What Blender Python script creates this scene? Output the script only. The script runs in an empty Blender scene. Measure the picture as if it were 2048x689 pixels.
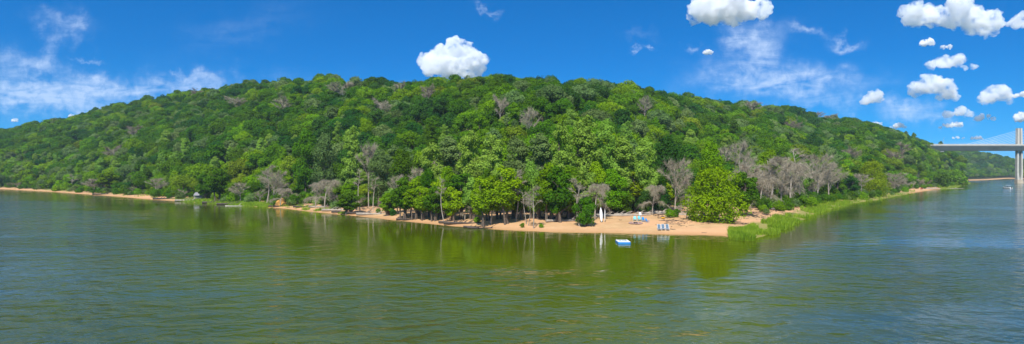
import bpy, math, random
import numpy as np
from mathutils import Vector, Matrix, noise as mnoise

sc = bpy.context.scene
C = sc.collection
F = 1220.0      # pixels of the 2048 px wide photograph per unit of tan(view angle)
CX, CY, H = 1024.0, 344.5, 10.4
rng = np.random.default_rng(11)
random.seed(5)

# ------------------------------------------------------------------ helpers
def link(o, parent=None):
    C.objects.link(o)
    if parent is not None: o.parent = parent
    return o

def mesh_np(name, V, Fq, mats=(), mi=None, smooth=False, attr=None):
    """V (n,3), Fq (m,k) all the same size or a list of such arrays"""
    me = bpy.data.meshes.new(name)
    V = np.asarray(V, np.float32)
    arrs = [np.asarray(a, np.int32) for a in (Fq if isinstance(Fq, list) else [Fq]) if len(a)]
    loops = np.concatenate([a.ravel() for a in arrs])
    tot = np.concatenate([np.full(len(a), a.shape[1], np.int32) for a in arrs])
    start = np.concatenate([[0], np.cumsum(tot)[:-1]]).astype(np.int32)
    me.vertices.add(len(V)); me.vertices.foreach_set('co', V.ravel())
    me.loops.add(len(loops)); me.loops.foreach_set('vertex_index', loops)
    me.polygons.add(len(tot)); me.polygons.foreach_set('loop_start', start)
    me.polygons.foreach_set('loop_total', tot)
    for m in mats: me.materials.append(m)
    if mi is not None: me.polygons.foreach_set('material_index', np.asarray(mi, np.int32))
    me.polygons.foreach_set('use_smooth', np.full(len(tot), smooth))
    if attr:
        for k, (dom, a) in attr.items():
            at = me.attributes.new(k, 'FLOAT', dom); at.data.foreach_set('value', np.asarray(a, np.float32))
    me.update(calc_edges=True)
    return me

def tag(o, label=None, cat=None, group=None, kind=None):
    if label: o['label'] = label
    if cat: o['category'] = cat
    if group: o['group'] = group
    if kind: o['kind'] = kind
    return o

def empty(name, loc, rz=0.0):
    o = bpy.data.objects.new(name, None); o.empty_display_size = .3
    o.location = loc; o.rotation_euler = (0, 0, rz)
    return link(o)

class MB:
    def __init__(s): s.v = []; s.q = []; s.t = []; s.n = 0
    def add(s, V, Q=None, T=None):
        V = np.asarray(V, float).reshape(-1, 3); s.v.append(V)
        if Q is not None and len(Q): s.q.append(np.asarray(Q) + s.n)
        if T is not None and len(T): s.t.append(np.asarray(T) + s.n)
        s.n += len(V); return s
    def tube(s, P, R, k=6, cap=True):
        P = np.asarray(P, float); R = np.broadcast_to(np.asarray(R, float), (len(P),))
        n = len(P); V = []
        T = np.gradient(P, axis=0); T /= np.linalg.norm(T, axis=1)[:, None] + 1e-9
        ref = np.array([0.31, 0.2, 1.0]) if abs(T[0][2]) < .9 else np.array([1.0, .1, .05])
        for i in range(n):
            a = np.cross(T[i], ref); a /= np.linalg.norm(a) + 1e-9; b = np.cross(T[i], a)
            th = np.arange(k) * 2 * math.pi / k
            V.append(P[i] + R[i] * (np.cos(th)[:, None] * a + np.sin(th)[:, None] * b))
        Q = []
        for i in range(n - 1):
            for j in range(k):
                Q.append((i*k+j, i*k+(j+1) % k, (i+1)*k+(j+1) % k, (i+1)*k+j))
        V = np.concatenate(V); T3 = []
        if cap:
            V = np.concatenate([V, P[[0, -1]]])
            for j in range(k):
                T3.append((n*k, (j+1) % k, j)); T3.append((n*k+1, (n-1)*k+j, (n-1)*k+(j+1) % k))
        return s.add(V, Q, T3)
    def box(s, c, d, M=None, taper=1.0):
        c = np.asarray(c, float); d = np.asarray(d, float) / 2
        V = np.array([(x, y, z) for z in (-1, 1) for y in (-1, 1) for x in (-1, 1)], float)
        V[V[:, 2] > 0, :2] *= taper
        V = V * d
        if M is not None: V = V @ np.asarray(M.to_3x3()).T
        V = V + c
        return s.add(V, [(0, 2, 3, 1), (4, 5, 7, 6), (0, 1, 5, 4), (2, 6, 7, 3), (0, 4, 6, 2), (1, 3, 7, 5)])
    def loft(s, rings, cap=True):
        k = len(rings[0]); V = np.concatenate([np.asarray(r, float) for r in rings]); Q = []; T3 = []
        n = len(rings)
        for i in range(n-1):
            for j in range(k): Q.append((i*k+j, i*k+(j+1) % k, (i+1)*k+(j+1) % k, (i+1)*k+j))
        if cap:
            V = np.concatenate([V, [np.mean(rings[0], axis=0)], [np.mean(rings[-1], axis=0)]])
            for j in range(k):
                T3.append((n*k, (j+1) % k, j)); T3.append((n*k+1, (n-1)*k+j, (n-1)*k+(j+1) % k))
        return s.add(V, Q, T3)
    def mesh(s, name, m, smooth=False):
        V = np.concatenate(s.v); L = []
        if s.q: L.append(np.concatenate(s.q))
        if s.t: L.append(np.concatenate(s.t))
        return mesh_np(name, V, L, (m,), smooth=smooth)
    def build(s, name, m, parent=None, smooth=False):
        return link(bpy.data.objects.new(name, s.mesh(name, m, smooth)), parent)

# ------------------------------------------------------------------ node helpers
def mat(name):
    m = bpy.data.materials.new(name); m.use_nodes = True
    nt = m.node_tree; nt.nodes.clear()
    out = nt.nodes.new('ShaderNodeOutputMaterial')
    return m, nt, out
def N(nt, t, **kw):
    n = nt.nodes.new(t)
    for k, v in kw.items(): setattr(n, k, v)
    return n
def setin(nt, n, key, v):
    if hasattr(v, 'is_linked') or isinstance(v, bpy.types.NodeSocket): nt.links.new(v, n.inputs[key])
    else: n.inputs[key].default_value = v
def math_(nt, op, a, b=None, c=None, clamp=False):
    n = N(nt, 'ShaderNodeMath', operation=op, use_clamp=clamp)
    setin(nt, n, 0, a)
    if b is not None: setin(nt, n, 1, b)
    if c is not None: setin(nt, n, 2, c)
    return n.outputs[0]
def mixc(nt, f, a, b, bt='MIX'):
    n = N(nt, 'ShaderNodeMix', data_type='RGBA', blend_type=bt)
    setin(nt, n, 0, f); setin(nt, n, 6, a); setin(nt, n, 7, b)
    return n.outputs[2]
def noise_(nt, vec, scale, detail=3, rough=.5, dist=0.0):
    n = N(nt, 'ShaderNodeTexNoise')
    if vec is not None: nt.links.new(vec, n.inputs['Vector'])
    n.inputs['Scale'].default_value = scale; n.inputs['Detail'].default_value = detail
    n.inputs['Roughness'].default_value = rough; n.inputs['Distortion'].default_value = dist
    return n.outputs['Fac']
def mapr(nt, v, a, b, c=0.0, d=1.0, smooth=False):
    n = N(nt, 'ShaderNodeMapRange')
    if smooth: n.interpolation_type = 'SMOOTHSTEP'
    setin(nt, n, 0, v)
    for i, x in enumerate((a, b, c, d)): setin(nt, n, i + 1, x)
    return n.outputs[0]
def rgb(c): return (c[0], c[1], c[2], 1.0)

def simple_mat(name, col, rough=.7, var=.25, scale=3.0, metal=0.0, spec=.3):
    m, nt, out = mat(name)
    p = N(nt, 'ShaderNodeBsdfPrincipled')
    tc = N(nt, 'ShaderNodeTexCoord')
    f = noise_(nt, tc.outputs['Object'], scale, 4, .6)
    d = tuple(c * (1 - var) for c in col); b = tuple(min(1, c * (1 + var)) for c in col)
    nt.links.new(mixc(nt, mapr(nt, f, .3, .7), rgb(d), rgb(b)), p.inputs['Base Color'])
    p.inputs['Roughness'].default_value = rough; p.inputs['Metallic'].default_value = metal
    p.inputs['Specular IOR Level'].default_value = spec
    nt.links.new(p.outputs[0], out.inputs[0])
    return m

def leaf_mat(name, dark, light, trans=.32):
    m, nt, out = mat(name)
    at = N(nt, 'ShaderNodeAttribute', attribute_name='tint')
    oi = N(nt, 'ShaderNodeObjectInfo')
    tc = N(nt, 'ShaderNodeTexCoord')
    f = noise_(nt, tc.outputs['Object'], .35, 2)
    a = math_(nt, 'MULTIPLY', at.outputs['Fac'], .5)
    b = math_(nt, 'MULTIPLY', oi.outputs['Random'], .35)
    c = math_(nt, 'MULTIPLY', mapr(nt, f, .35, .65), .3)
    t = math_(nt, 'ADD', math_(nt, 'ADD', a, b), c, clamp=True)
    col = mixc(nt, t, rgb(dark), rgb(light))
    hs = N(nt, 'ShaderNodeHueSaturation')
    nt.links.new(col, hs.inputs['Color'])
    rnd = math_(nt, 'FRACT', math_(nt, 'MULTIPLY', oi.outputs['Random'], 17.3))
    nt.links.new(mapr(nt, rnd, 0, 1, .485, .515), hs.inputs['Hue'])
    nt.links.new(mapr(nt, math_(nt, 'FRACT', math_(nt, 'MULTIPLY', oi.outputs['Random'], 43.7)), 0, 1, .84, 1.16), hs.inputs['Value'])
    d = N(nt, 'ShaderNodeBsdfDiffuse'); tr = N(nt, 'ShaderNodeBsdfTranslucent')
    nt.links.new(hs.outputs[0], d.inputs[0]); nt.links.new(hs.outputs[0], tr.inputs[0])
    mx = N(nt, 'ShaderNodeMixShader'); mx.inputs[0].default_value = trans
    nt.links.new(d.outputs[0], mx.inputs[1]); nt.links.new(tr.outputs[0], mx.inputs[2])
    nt.links.new(mx.outputs[0], out.inputs[0])
    return m

LEAF = {
 'dark':   leaf_mat('leaves_dark',   (.020, .075, .010), (.054, .155, .018)),
 'mid':    leaf_mat('leaves_mid',    (.042, .118, .004), (.105, .230, .008)),
 'bright': leaf_mat('leaves_bright', (.080, .190, .003), (.210, .370, .006)),
 'grey':   leaf_mat('leaves_grey',   (.085, .155, .035), (.200, .300, .085)),
 'pale':   leaf_mat('leaves_pale',   (.140, .265, .020), (.290, .450, .065)),
 'lime':   leaf_mat('leaves_lime',   (.165, .280, .003), (.300, .430, .006)),
 'yellow': leaf_mat('leaves_yellow', (.100, .165, .008), (.230, .320, .016)),
}
TONEWORD = {'dark': 'dark green', 'mid': 'mid green', 'bright': 'bright green', 'grey': 'greyish green', 'yellow': 'yellowish', 'pale': 'pale green', 'lime': 'yellow-green'}
BARK = simple_mat('bark', (.13, .10, .075), .9, .35, 4)
BARKPALE = simple_mat('pale_bark', (.36, .31, .24), .9, .3, 4)
DEADW = simple_mat('dead_wood', (.33, .285, .23), .9, .3, 2)
TWIG = simple_mat('dead_twigs', (.33, .285, .205), .95, .25, 1.2)
TWIGR = simple_mat('brown_twigs', (.24, .19, .14), .95, .25, 1.2)
WHITE = simple_mat('white_paint', (.78, .78, .78), .4, .05)
CONC = simple_mat('concrete', (.52, .49, .42), .8, .12, .25)
CONCD = simple_mat('grey_girder_concrete', (.32, .32, .30), .85, .12, .12)

# ------------------------------------------------------------------ terrain tables (pixel columns of the photograph)
SH = np.array([(-600,365),(-300,370),(0,378.5),(100,384),(200,391),(300,399),(400,406),(470,411),(560,417),(640,426),(700,431.5),(760,437),
 (800,442),(900,452.5),(1000,460),(1100,464),(1200,466),(1300,468.5),(1400,470.5),(1445,472),(1470,478),(1490,480.5),(1510,477),(1540,468.5),(1593,444),
 (1635,426),(1700,408),(1765,398.5),(1830,385.5),(1870,380),(1906,377),(1927,371),(1943,366)], float)
SIL = np.array([(-600,330),(-300,300),(0,262),(50,252),(100,241),(150,232),(200,217),(260,203),(330,190),(370,179),(430,178),(480,165),(550,153),
 (600,155),(650,149),(720,160),(800,158),(870,157),(950,158),(1010,152),(1100,160),(1200,164),(1270,168),(1300,176),(1350,187),(1420,198),
 (1500,206),(1560,212),(1620,222),(1680,235),(1750,250),(1800,268),(1850,284),(1880,292),(1905,303),(1925,318),(1940,345),(1950,362),(2000,372),(2700,380)], float)
YC = np.array([(-600,820),(0,620),(250,560),(450,500),(600,415),(800,335),(1000,315),(1200,320),(1350,410),(1450,460),(1600,550),(1700,660),(1800,770),(1880,770),(1943,700)], float)
SH2 = np.array([(1750,364),(1850,363),(1900,362.5),(1940,361.5),(1985,360),(2020,357.5),(2060,358.5),(2200,358.5),(2700,359)], float)
SIL2 = np.array([(1750,290),(1850,294),(1900,298),(1950,304),(1983,311),(2020,319),(2048,322),(2150,330),(2700,338)], float)
def toXY(tab):
    Y = H * F / (tab[:, 1] - CY); X = (tab[:, 0] - CX) / F * Y
    return np.stack([X, Y], 1)
def densify(P, tabstep=10):
    out = []
    u = np.arange(P[0, 0], P[-1, 0] + .1, tabstep)
    y = np.interp(u, P[:, 0], P[:, 1])
    return np.stack([u, y], 1)
# near land outline: shoreline, then closing far behind the hill
shore1 = toXY(SH)
land1 = np.concatenate([shore1, [[700, 1400], [-400, 2500], [-2600, 2500], [-3000, 300]]])
shore2 = toXY(SH2)
land2 = np.concatenate([shore2, [[4500, 1600], [4500, 5000], [-200, 5000], [300, 1100]]])

def segdist(P, L):
    d = np.full(len(P), 1e9)
    for a, b in zip(L[:-1], L[1:]):
        ab = b - a; t = np.clip(((P - a) @ ab) / (ab @ ab), 0, 1)
        d = np.minimum(d, np.linalg.norm(P - (a + t[:, None] * ab), axis=1))
    return d
def inside(P, L):
    x, y = P[:, 0], P[:, 1]; r = np.zeros(len(P), bool); n = len(L)
    for i in range(n):
        x1, y1 = L[i]; x2, y2 = L[(i+1) % n]
        if y1 == y2: continue
        c = ((y1 > y) != (y2 > y)) & (x < (x2-x1) * (y-y1) / (y2-y1) + x1)
        r ^= c
    return r
_G = np.random.default_rng(3).random((256, 256))
def vnoise(x, y):
    xi = np.floor(x).astype(int); yi = np.floor(y).astype(int); fx = x - xi; fy = y - yi
    fx = fx*fx*(3-2*fx); fy = fy*fy*(3-2*fy)
    g = lambda a, b: _G[a % 256, b % 256]
    return (g(xi, yi)*(1-fx)+g(xi+1, yi)*fx)*(1-fy) + (g(xi, yi+1)*(1-fx)+g(xi+1, yi+1)*fx)*fy
def fbm(x, y, o=4):
    s = 0; a = .5
    for k in range(o): s = s + a * (vnoise(x * 2**k + 17*k, y * 2**k + 5*k) - .5); a *= .5
    return s
def smin(a, b, k):
    h = np.clip(.5 + .5*(b-a)/k, 0, 1); return b*(1-h) + a*h - k*h*(1-h)
def ucol(P):
    Y = np.maximum(P[:, 1], 1.0); return np.where(P[:, 1] > 1, CX + F*P[:, 0]/Y, np.where(P[:, 0] > 0, 9e3, -9e3))

BW = np.array([(-600,5),(0,5),(200,5.5),(400,7),(560,8),(640,11),(700,8),(760,14),(850,19),(950,22),(1100,26),(1250,28),(1330,29),(1450,25),(1520,12),(1600,9),(1700,6),(1800,6),(1850,9),(1943,4)], float)
TREEH = 11.2
def signed(P):
    s1 = segdist(P, shore1); s1 = np.where(inside(P, land1), s1, -s1)
    s2 = segdist(P, shore2); s2 = np.where(inside(P, land2), s2, -s2)
    return s1, s2
def profile(s, P, u, sil, yc, flat, slope):
    x, y = P[:, 0], P[:, 1]
    s = s + 2.2*fbm(x/9, y/9, 3)
    beach = np.where(s < 0, np.maximum(-3.0, s*.11), 1.5*(1-np.exp(-np.maximum(s, 0)/11)) + np.maximum(s, 0)*.012)
    up = slope*np.maximum(s-flat, 0)
    up = up + 12*fbm(x/75, y/75, 3)*np.clip((s-flat)/50, 0, 1)
    Yc = np.minimum(y, yc)
    cap = H + Yc*(CY-sil)/F - TREEH - .06*np.maximum(y-yc, 0) + 2.4*fbm(x/22+9, y/22, 3)
    cap = np.maximum(cap, np.minimum(beach, 1.2))
    land = smin(beach+up, cap, 4.0)
    return np.where(s < 0, beach, np.maximum(land, np.minimum(beach, .35)))
def terrain(P):
    P = np.asarray(P, float).reshape(-1, 2)
    u = ucol(P); s1, s2 = signed(P)
    fl = np.interp(u, BW[:, 0], BW[:, 1]) + np.interp(u, [0, 1680, 1840], [13, 13, 4])
    h1 = profile(s1, P, u, np.interp(u, SIL[:, 0], SIL[:, 1]), np.interp(u, YC[:, 0], YC[:, 1]), fl, np.interp(u, [0, 1650, 1840, 1950], [.56, .56, 1.2, 1.35]))
    h2 = profile(s2, P, u, np.interp(u, SIL2[:, 0], SIL2[:, 1]), np.full(len(P), 1350.0), 45.0, .32)
    h = np.maximum(h1, h2)
    back = np.clip((-P[:, 1]-260)/120, 0, 1)*(6+14*fbm(P[:, 0]/200, P[:, 1]/200, 3)) - 3
    return np.maximum(h, back), s1, s2
def hz(x, y): return float(terrain([[x, y]])[0][0])
def at(px, py, zoff=0.0):
    """ground point seen at photograph pixel (px, py)"""
    Y = np.geomspace(60, 1600, 1500); X = (px-CX)/F*Y; Z = H + Y*(CY-py)/F
    h = np.maximum(terrain(np.stack([X, Y], 1))[0], 0.0)
    i = int(np.argmax(h >= Z)) if (h >= Z).any() else len(Y)-1
    return Vector((X[i], Y[i], float(terrain([[X[i], Y[i]]])[0][0]) + zoff))
def at_depth(px, Y):
    X = (px-CX)/F*Y
    return Vector((X, Y, hz(X, Y)))
def proj(x, y, z): return CX + F*x/y, CY - F*(z-H)/y

# ---- ground: one sheet round the camera out to the horizon
azf = np.radians(np.concatenate([np.arange(-52, 52.01, .16), np.arange(56, 306, 4.0)]))
rr = np.concatenate([[2, 20, 50, 70], np.geomspace(82, 420, 300), np.geomspace(424, 1500, 150), np.geomspace(1560, 6500, 14)])
A, R_ = np.meshgrid(azf, rr); GX = (R_*np.sin(A)).ravel(); GY = (R_*np.cos(A)).ravel()
GP = np.stack([GX, GY], 1); gh, gs1, gs2 = terrain(GP)
na, nr = len(azf), len(rr)
I = np.arange(nr*na).reshape(nr, na); J = np.roll(I, -1, axis=1)
Q = np.stack([I[:-1].ravel(), J[:-1].ravel(), J[1:].ravel(), I[1:].ravel()], 1)[:, ::-1]
V = np.concatenate([np.stack([GX, GY, gh], 1), [[0, 0, -3]]])
T3 = np.stack([I[0], J[0], np.full(na, nr*na)], 1)[:, ::-1]
gu = ucol(GP); bw = np.interp(gu, BW[:, 0], BW[:, 1])
nn = fbm(GX/5, GY/5, 3)
sand = np.clip((bw + 3 + 9*nn - gs1)/4, 0, 1)*(gs1 > -30)
sand = np.maximum(sand, np.clip((9-gs2)/3, 0, 1)*(gs2 > -30))
# worn orange bank on the left shore
grass = np.zeros(len(GP))
for (a, b, s0, s1_, w) in ((380, 530, -1, 7, 1), (85, 150, 2, 8, .6), (1462, 1960, -2, 5.5, .8)):
    e = np.clip((gu-a)/8, 0, 1)*np.clip((b-gu)/8, 0, 1)*np.clip((gs1-s0)/1.5, 0, 1)*np.clip((s1_+5*nn-gs1)/2, 0, 1)
    grass = np.maximum(grass, e*w)
grass *= 1 - np.clip((gu-1812)/8, 0, 1)*np.clip((1885-gu)/8, 0, 1)
wet = np.clip(1 - gh/.38, 0, 1)
z1 = lambda a: np.concatenate([a, [0]])
gm, nt, out = mat('river_bank_ground')
p = N(nt, 'ShaderNodeBsdfPrincipled'); p.inputs['Roughness'].default_value = .9; p.inputs['Specular IOR Level'].default_value = .15
geo = N(nt, 'ShaderNodeNewGeometry')
aS = N(nt, 'ShaderNodeAttribute', attribute_name='sand').outputs['Fac']
aG = N(nt, 'ShaderNodeAttribute', attribute_name='grass').outputs['Fac']
aW = N(nt, 'ShaderNodeAttribute', attribute_name='wet').outputs['Fac']
n1 = noise_(nt, geo.outputs['Position'], .35, 5, .6); n2 = noise_(nt, geo.outputs['Position'], 2.2, 4, .65)
n3 = noise_(nt, geo.outputs['Position'], .09, 3, .5)
sandc = mixc(nt, mapr(nt, n1, .32, .68), rgb((.45, .27, .125)), rgb((.60, .39, .20)))
sandc = mixc(nt, mapr(nt, n3, .4, .6), sandc, rgb((.62, .35, .18)))
sandc = mixc(nt, math_(nt, 'MULTIPLY', mapr(nt, n2, .6, .72), .45), sandc, rgb((.22, .15, .10)))
sandc = mixc(nt, math_(nt, 'MULTIPLY', aW, .75), sandc, rgb((.42, .22, .09)))
floorc = mixc(nt, mapr(nt, n2, .35, .65), rgb((.035, .03, .015)), rgb((.10, .085, .045)))
floorc = mixc(nt, mapr(nt, n1, .45, .6), floorc, rgb((.03, .07, .012)))
c = mixc(nt, aS, floorc, sandc)
c = mixc(nt, math_(nt, 'MULTIPLY', aG, .8), c, mixc(nt, n2, rgb((.05, .15, .01)), rgb((.16, .25, .03))))
nt.links.new(c, p.inputs['Base Color'])
bp = N(nt, 'ShaderNodeBump'); bp.inputs['Distance'].default_value = .25; bp.inputs['Strength'].default_value = .6
nt.links.new(n2, bp.inputs['Height']); nt.links.new(bp.outputs[0], p.inputs['Normal'])
nt.links.new(p.outputs[0], out.inputs[0])
g = link(bpy.data.objects.new('ground', mesh_np('ground', V, [Q, T3], (gm,), smooth=True,
        attr={'sand': ('POINT', z1(sand)), 'grass': ('POINT', z1(grass)), 'wet': ('POINT', z1(wet))})))
tag(g, kind='structure')

# ---- river
wm, nt, out = mat('river_water')
p = N(nt, 'ShaderNodeBsdfPrincipled')
p.inputs['Roughness'].default_value = .06; p.inputs['IOR'].default_value = 1.333; p.inputs['Specular IOR Level'].default_value = .5
geo = N(nt, 'ShaderNodeNewGeometry')
def mapping(sc_, rot):
    m = N(nt, 'ShaderNodeMapping'); m.inputs['Scale'].default_value = sc_; m.inputs['Rotation'].default_value = (0, 0, rot)
    nt.links.new(geo.outputs['Position'], m.inputs['Vector']); return m.outputs[0]
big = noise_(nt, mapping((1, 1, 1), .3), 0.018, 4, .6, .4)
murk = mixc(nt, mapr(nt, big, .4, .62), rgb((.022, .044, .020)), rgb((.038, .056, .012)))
olive_refl = N(nt, 'ShaderNodeAttribute', attribute_name='algae').outputs['Fac']
murk = mixc(nt, olive_refl, murk, mixc(nt, mapr(nt, big, .4, .62), rgb((.060, .084, .000)), rgb((.088, .110, .000))))  # olive here is mostly the hill's green reflection painted into the base colour
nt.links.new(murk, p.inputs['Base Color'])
w1 = noise_(nt, mapping((.95, 1.3, 1), math.radians(-24)), .40, 2.2, .5, .35)
w2 = noise_(nt, mapping((1, 1.1, 1), math.radians(28)), 1.5, 3, .6, .3)
w3 = noise_(nt, mapping((.7, 1.2, 1), math.radians(-20)), .12, 2, .5, .2)
gust = mapr(nt, noise_(nt, mapping((1, 2.2, 1), math.radians(-12)), .020, 4, .6, .6), .38, .60, .25, 1.1)
hh = math_(nt, 'ADD', math_(nt, 'MULTIPLY', w1, .46), math_(nt, 'ADD', math_(nt, 'MULTIPLY', w2, .10), math_(nt, 'MULTIPLY', w3, .35)))
shelter = N(nt, 'ShaderNodeAttribute', attribute_name='open_water').outputs['Fac']
bp = N(nt, 'ShaderNodeBump'); bp.inputs['Distance'].default_value = 1.0
nt.links.new(math_(nt, 'MULTIPLY', math_(nt, 'MULTIPLY', gust, shelter), .95), bp.inputs['Strength'])
nt.links.new(hh, bp.inputs['Height']); nt.links.new(bp.outputs[0], p.inputs['Normal'])
nt.links.new(p.outputs[0], out.inputs[0])
azw = np.radians(np.concatenate([np.arange(-50, 50, .4), np.arange(50, 310, 3.0)])); rw = np.concatenate([[3], np.geomspace(12, 60, 30), np.geomspace(62, 900, 140), np.geomspace(950, 6400, 12)])
A, R_ = np.meshgrid(azw, rw); WX = (R_*np.sin(A)).ravel(); WY = (R_*np.cos(A)).ravel()
s1w, s2w = signed(np.stack([WX, WY], 1)); dshore = np.minimum(np.abs(s1w), np.abs(s2w))
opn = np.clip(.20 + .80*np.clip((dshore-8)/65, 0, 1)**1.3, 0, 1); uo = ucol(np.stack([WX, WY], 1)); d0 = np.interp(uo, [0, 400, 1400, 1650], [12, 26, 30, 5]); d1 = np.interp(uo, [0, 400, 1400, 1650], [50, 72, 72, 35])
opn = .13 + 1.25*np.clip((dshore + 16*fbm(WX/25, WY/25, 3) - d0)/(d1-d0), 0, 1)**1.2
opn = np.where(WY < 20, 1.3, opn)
uw = ucol(np.stack([WX, WY], 1)); olive_refl = np.clip(1-(dshore-48+26*fbm(WX/30, WY/30, 3))/75, 0, 1)*(.35+.65*np.clip((uw-150)/350, 0, 1))*(.18+.82*np.clip((1800-uw)/380, 0, 1))  # painted-reflection mask: strongest near the shore, weaker to the left and right
olive_refl = np.maximum(olive_refl, np.clip(1-dshore/9, 0, 1)*(WY > 60))
na, nr = len(azw), len(rw); I = np.arange(nr*na).reshape(nr, na); J = np.roll(I, -1, axis=1)
Q = np.stack([I[:-1].ravel(), J[:-1].ravel(), J[1:].ravel(), I[1:].ravel()], 1)[:, ::-1]
T3 = np.stack([I[0], J[0], np.full(na, nr*na)], 1)[:, ::-1]
V = np.concatenate([np.stack([WX, WY, WX*0], 1), [[0, 0, 0]]])
w = link(bpy.data.objects.new('river_water', mesh_np('river_water', V, [Q, T3], (wm,), smooth=True, attr={'open_water': ('POINT', np.concatenate([opn, [1]])), 'algae': ('POINT', np.concatenate([olive_refl, [0]]))})))
tag(w, kind='structure')

# ------------------------------------------------------------------ tree parts
def leaf_quads(P, Nn, size, r):
    """quads at P facing Nn"""
    n = len(P)
    a = np.cross(Nn, r.normal(size=(n, 3))); a /= np.linalg.norm(a, axis=1)[:, None] + 1e-9
    b = np.cross(Nn, a); b /= np.linalg.norm(b, axis=1)[:, None] + 1e-9
    s = size*r.uniform(.6, 1.35, n)[:, None]; k = r.uniform(.55, 1.0, n)[:, None]
    V = np.stack([P + a*s, P + b*s*k + a*s*.1, P - a*s*.9, P - b*s*k], 1).reshape(-1, 3)
    return V, np.arange(4*n).reshape(n, 4)
def crown(name, m, seed, shape, nlobe, nleaf, size, lobe=(.26, .42), loose=.14):
    """shape(t) -> lobe centres; leaf faces on the lobes' outer shells"""
    r = np.random.default_rng(seed)
    cs, rs = shape(r, nlobe, lobe)
    w_ = rs**2; idx = r.choice(len(cs), int(nleaf*1.7), p=w_/w_.sum())
    d = r.normal(size=(len(idx), 3)); d[:, 2] = d[:, 2]*.85 + .25; d /= np.linalg.norm(d, axis=1)[:, None]
    rad = rs[idx]*(1 - .38*r.random(len(idx))**2 + loose*r.random(len(idx))**2.5)
    lump = 1 + .2*np.sin(5*d[:, 0]+idx)*np.sin(4*d[:, 1]+2*idx)
    P = cs[idx] + d*(rad*lump)[:, None]*np.array([1, 1, .82])
    # drop what lies deep inside another lobe
    depth = np.min(np.stack([np.linalg.norm((P-c)/np.array([1, 1, .82]), axis=1)/q for c, q in zip(cs, rs)]), axis=0)
    keep = depth > .62; P = P[keep][:nleaf]; d = d[keep][:nleaf]; idx = idx[keep][:nleaf]
    Nn = d + r.normal(size=P.shape)*.55 + np.array([0, 0, .35]); Nn /= np.linalg.norm(Nn, axis=1)[:, None]
    V, Q = leaf_quads(P, Nn, size, r)
    lt = r.random(len(cs)); tint = np.clip(.55*lt[idx] + .45*r.random(len(P)), 0, 1)
    return mesh_np(name, V, Q, (m,), attr={'tint': ('FACE', tint)})
def dome(Rx, z0, z1):                    # broad oak-like dome
    def f(r, n, lobe):
        ph = r.uniform(0, 2*math.pi, n); t = r.random(n)**.6; k = np.sqrt(r.random(n))
        zc = (z0+z1)/2; hz_ = (z1-z0)/2; el = np.arcsin(np.clip(r.uniform(-.45, 1, n), -1, 1))
        cs = np.stack([Rx*.72*np.cos(el)*np.cos(ph)*(.6+.4*t), Rx*.72*np.cos(el)*np.sin(ph)*(.6+.4*t), zc + hz_*.72*np.sin(el)], 1)
        cs[0] = (0, 0, zc+hz_*.3)
        return cs, Rx*r.uniform(lobe[0], lobe[1], n)*(1.25-.35*np.sin(el))
    return f
def tall(Rx, z0, z1, low=.75):           # tall, ragged cottonwood or maple
    def f(r, n, lobe):
        t = r.random(n); ph = r.uniform(0, 2*math.pi, n)
        prof = np.sin(math.pi*np.clip(.16+.80*t, 0, 1))**.7*(low+(1-low)*t)
        k = r.uniform(.25, 1.0, n)*Rx*.78*prof
        cs = np.stack([k*np.cos(ph), k*np.sin(ph), z0+(z1-z0)*(.06+.86*t)], 1)
        return cs, Rx*r.uniform(lobe[0], lobe[1], n)*(.75+.35*prof)
    return f
def limbs(seed, height, rad, spread, z0, n=6, lean=0.0, k=6, multi=1):
    r = np.random.default_rng(seed); b = MB()
    for s in range(multi):
        o = np.array([r.uniform(-.5, .5), r.uniform(-.5, .5), -.3]) if multi > 1 else np.array([0, 0, -.3])
        t = np.linspace(0, 1, 7)
        P = o + np.stack([lean*t**1.3*height + .03*height*np.sin(3*t+seed+s), .03*height*np.sin(4*t+2*s+seed)*t + (s-.5*(multi-1))*.12*height*t/ max(1, multi), t*height*.86], 1)
        b.tube(P, rad*(1-.85*t)+.02, k)
        for i in range(n//multi+1):
            a = r.uniform(0, 2*math.pi); tt = r.uniform(z0, .85); Q0 = np.array([np.interp(tt, t, P[:, j]) for j in range(3)])
            L = spread*r.uniform(.5, .95)*(1.2-.6*tt)
            tq = np.linspace(0, 1, 4)[:, None]
            Pb = Q0 + tq*np.array([math.cos(a)*L, math.sin(a)*L, 0]) + np.array([0, 0, 1.0])*L*.75*tq**.8
            b.tube(Pb, (rad*(1-.8*tt)*.5)*(1-.75*tq[:, 0])+.015, 4, cap=False)
    return b

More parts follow.
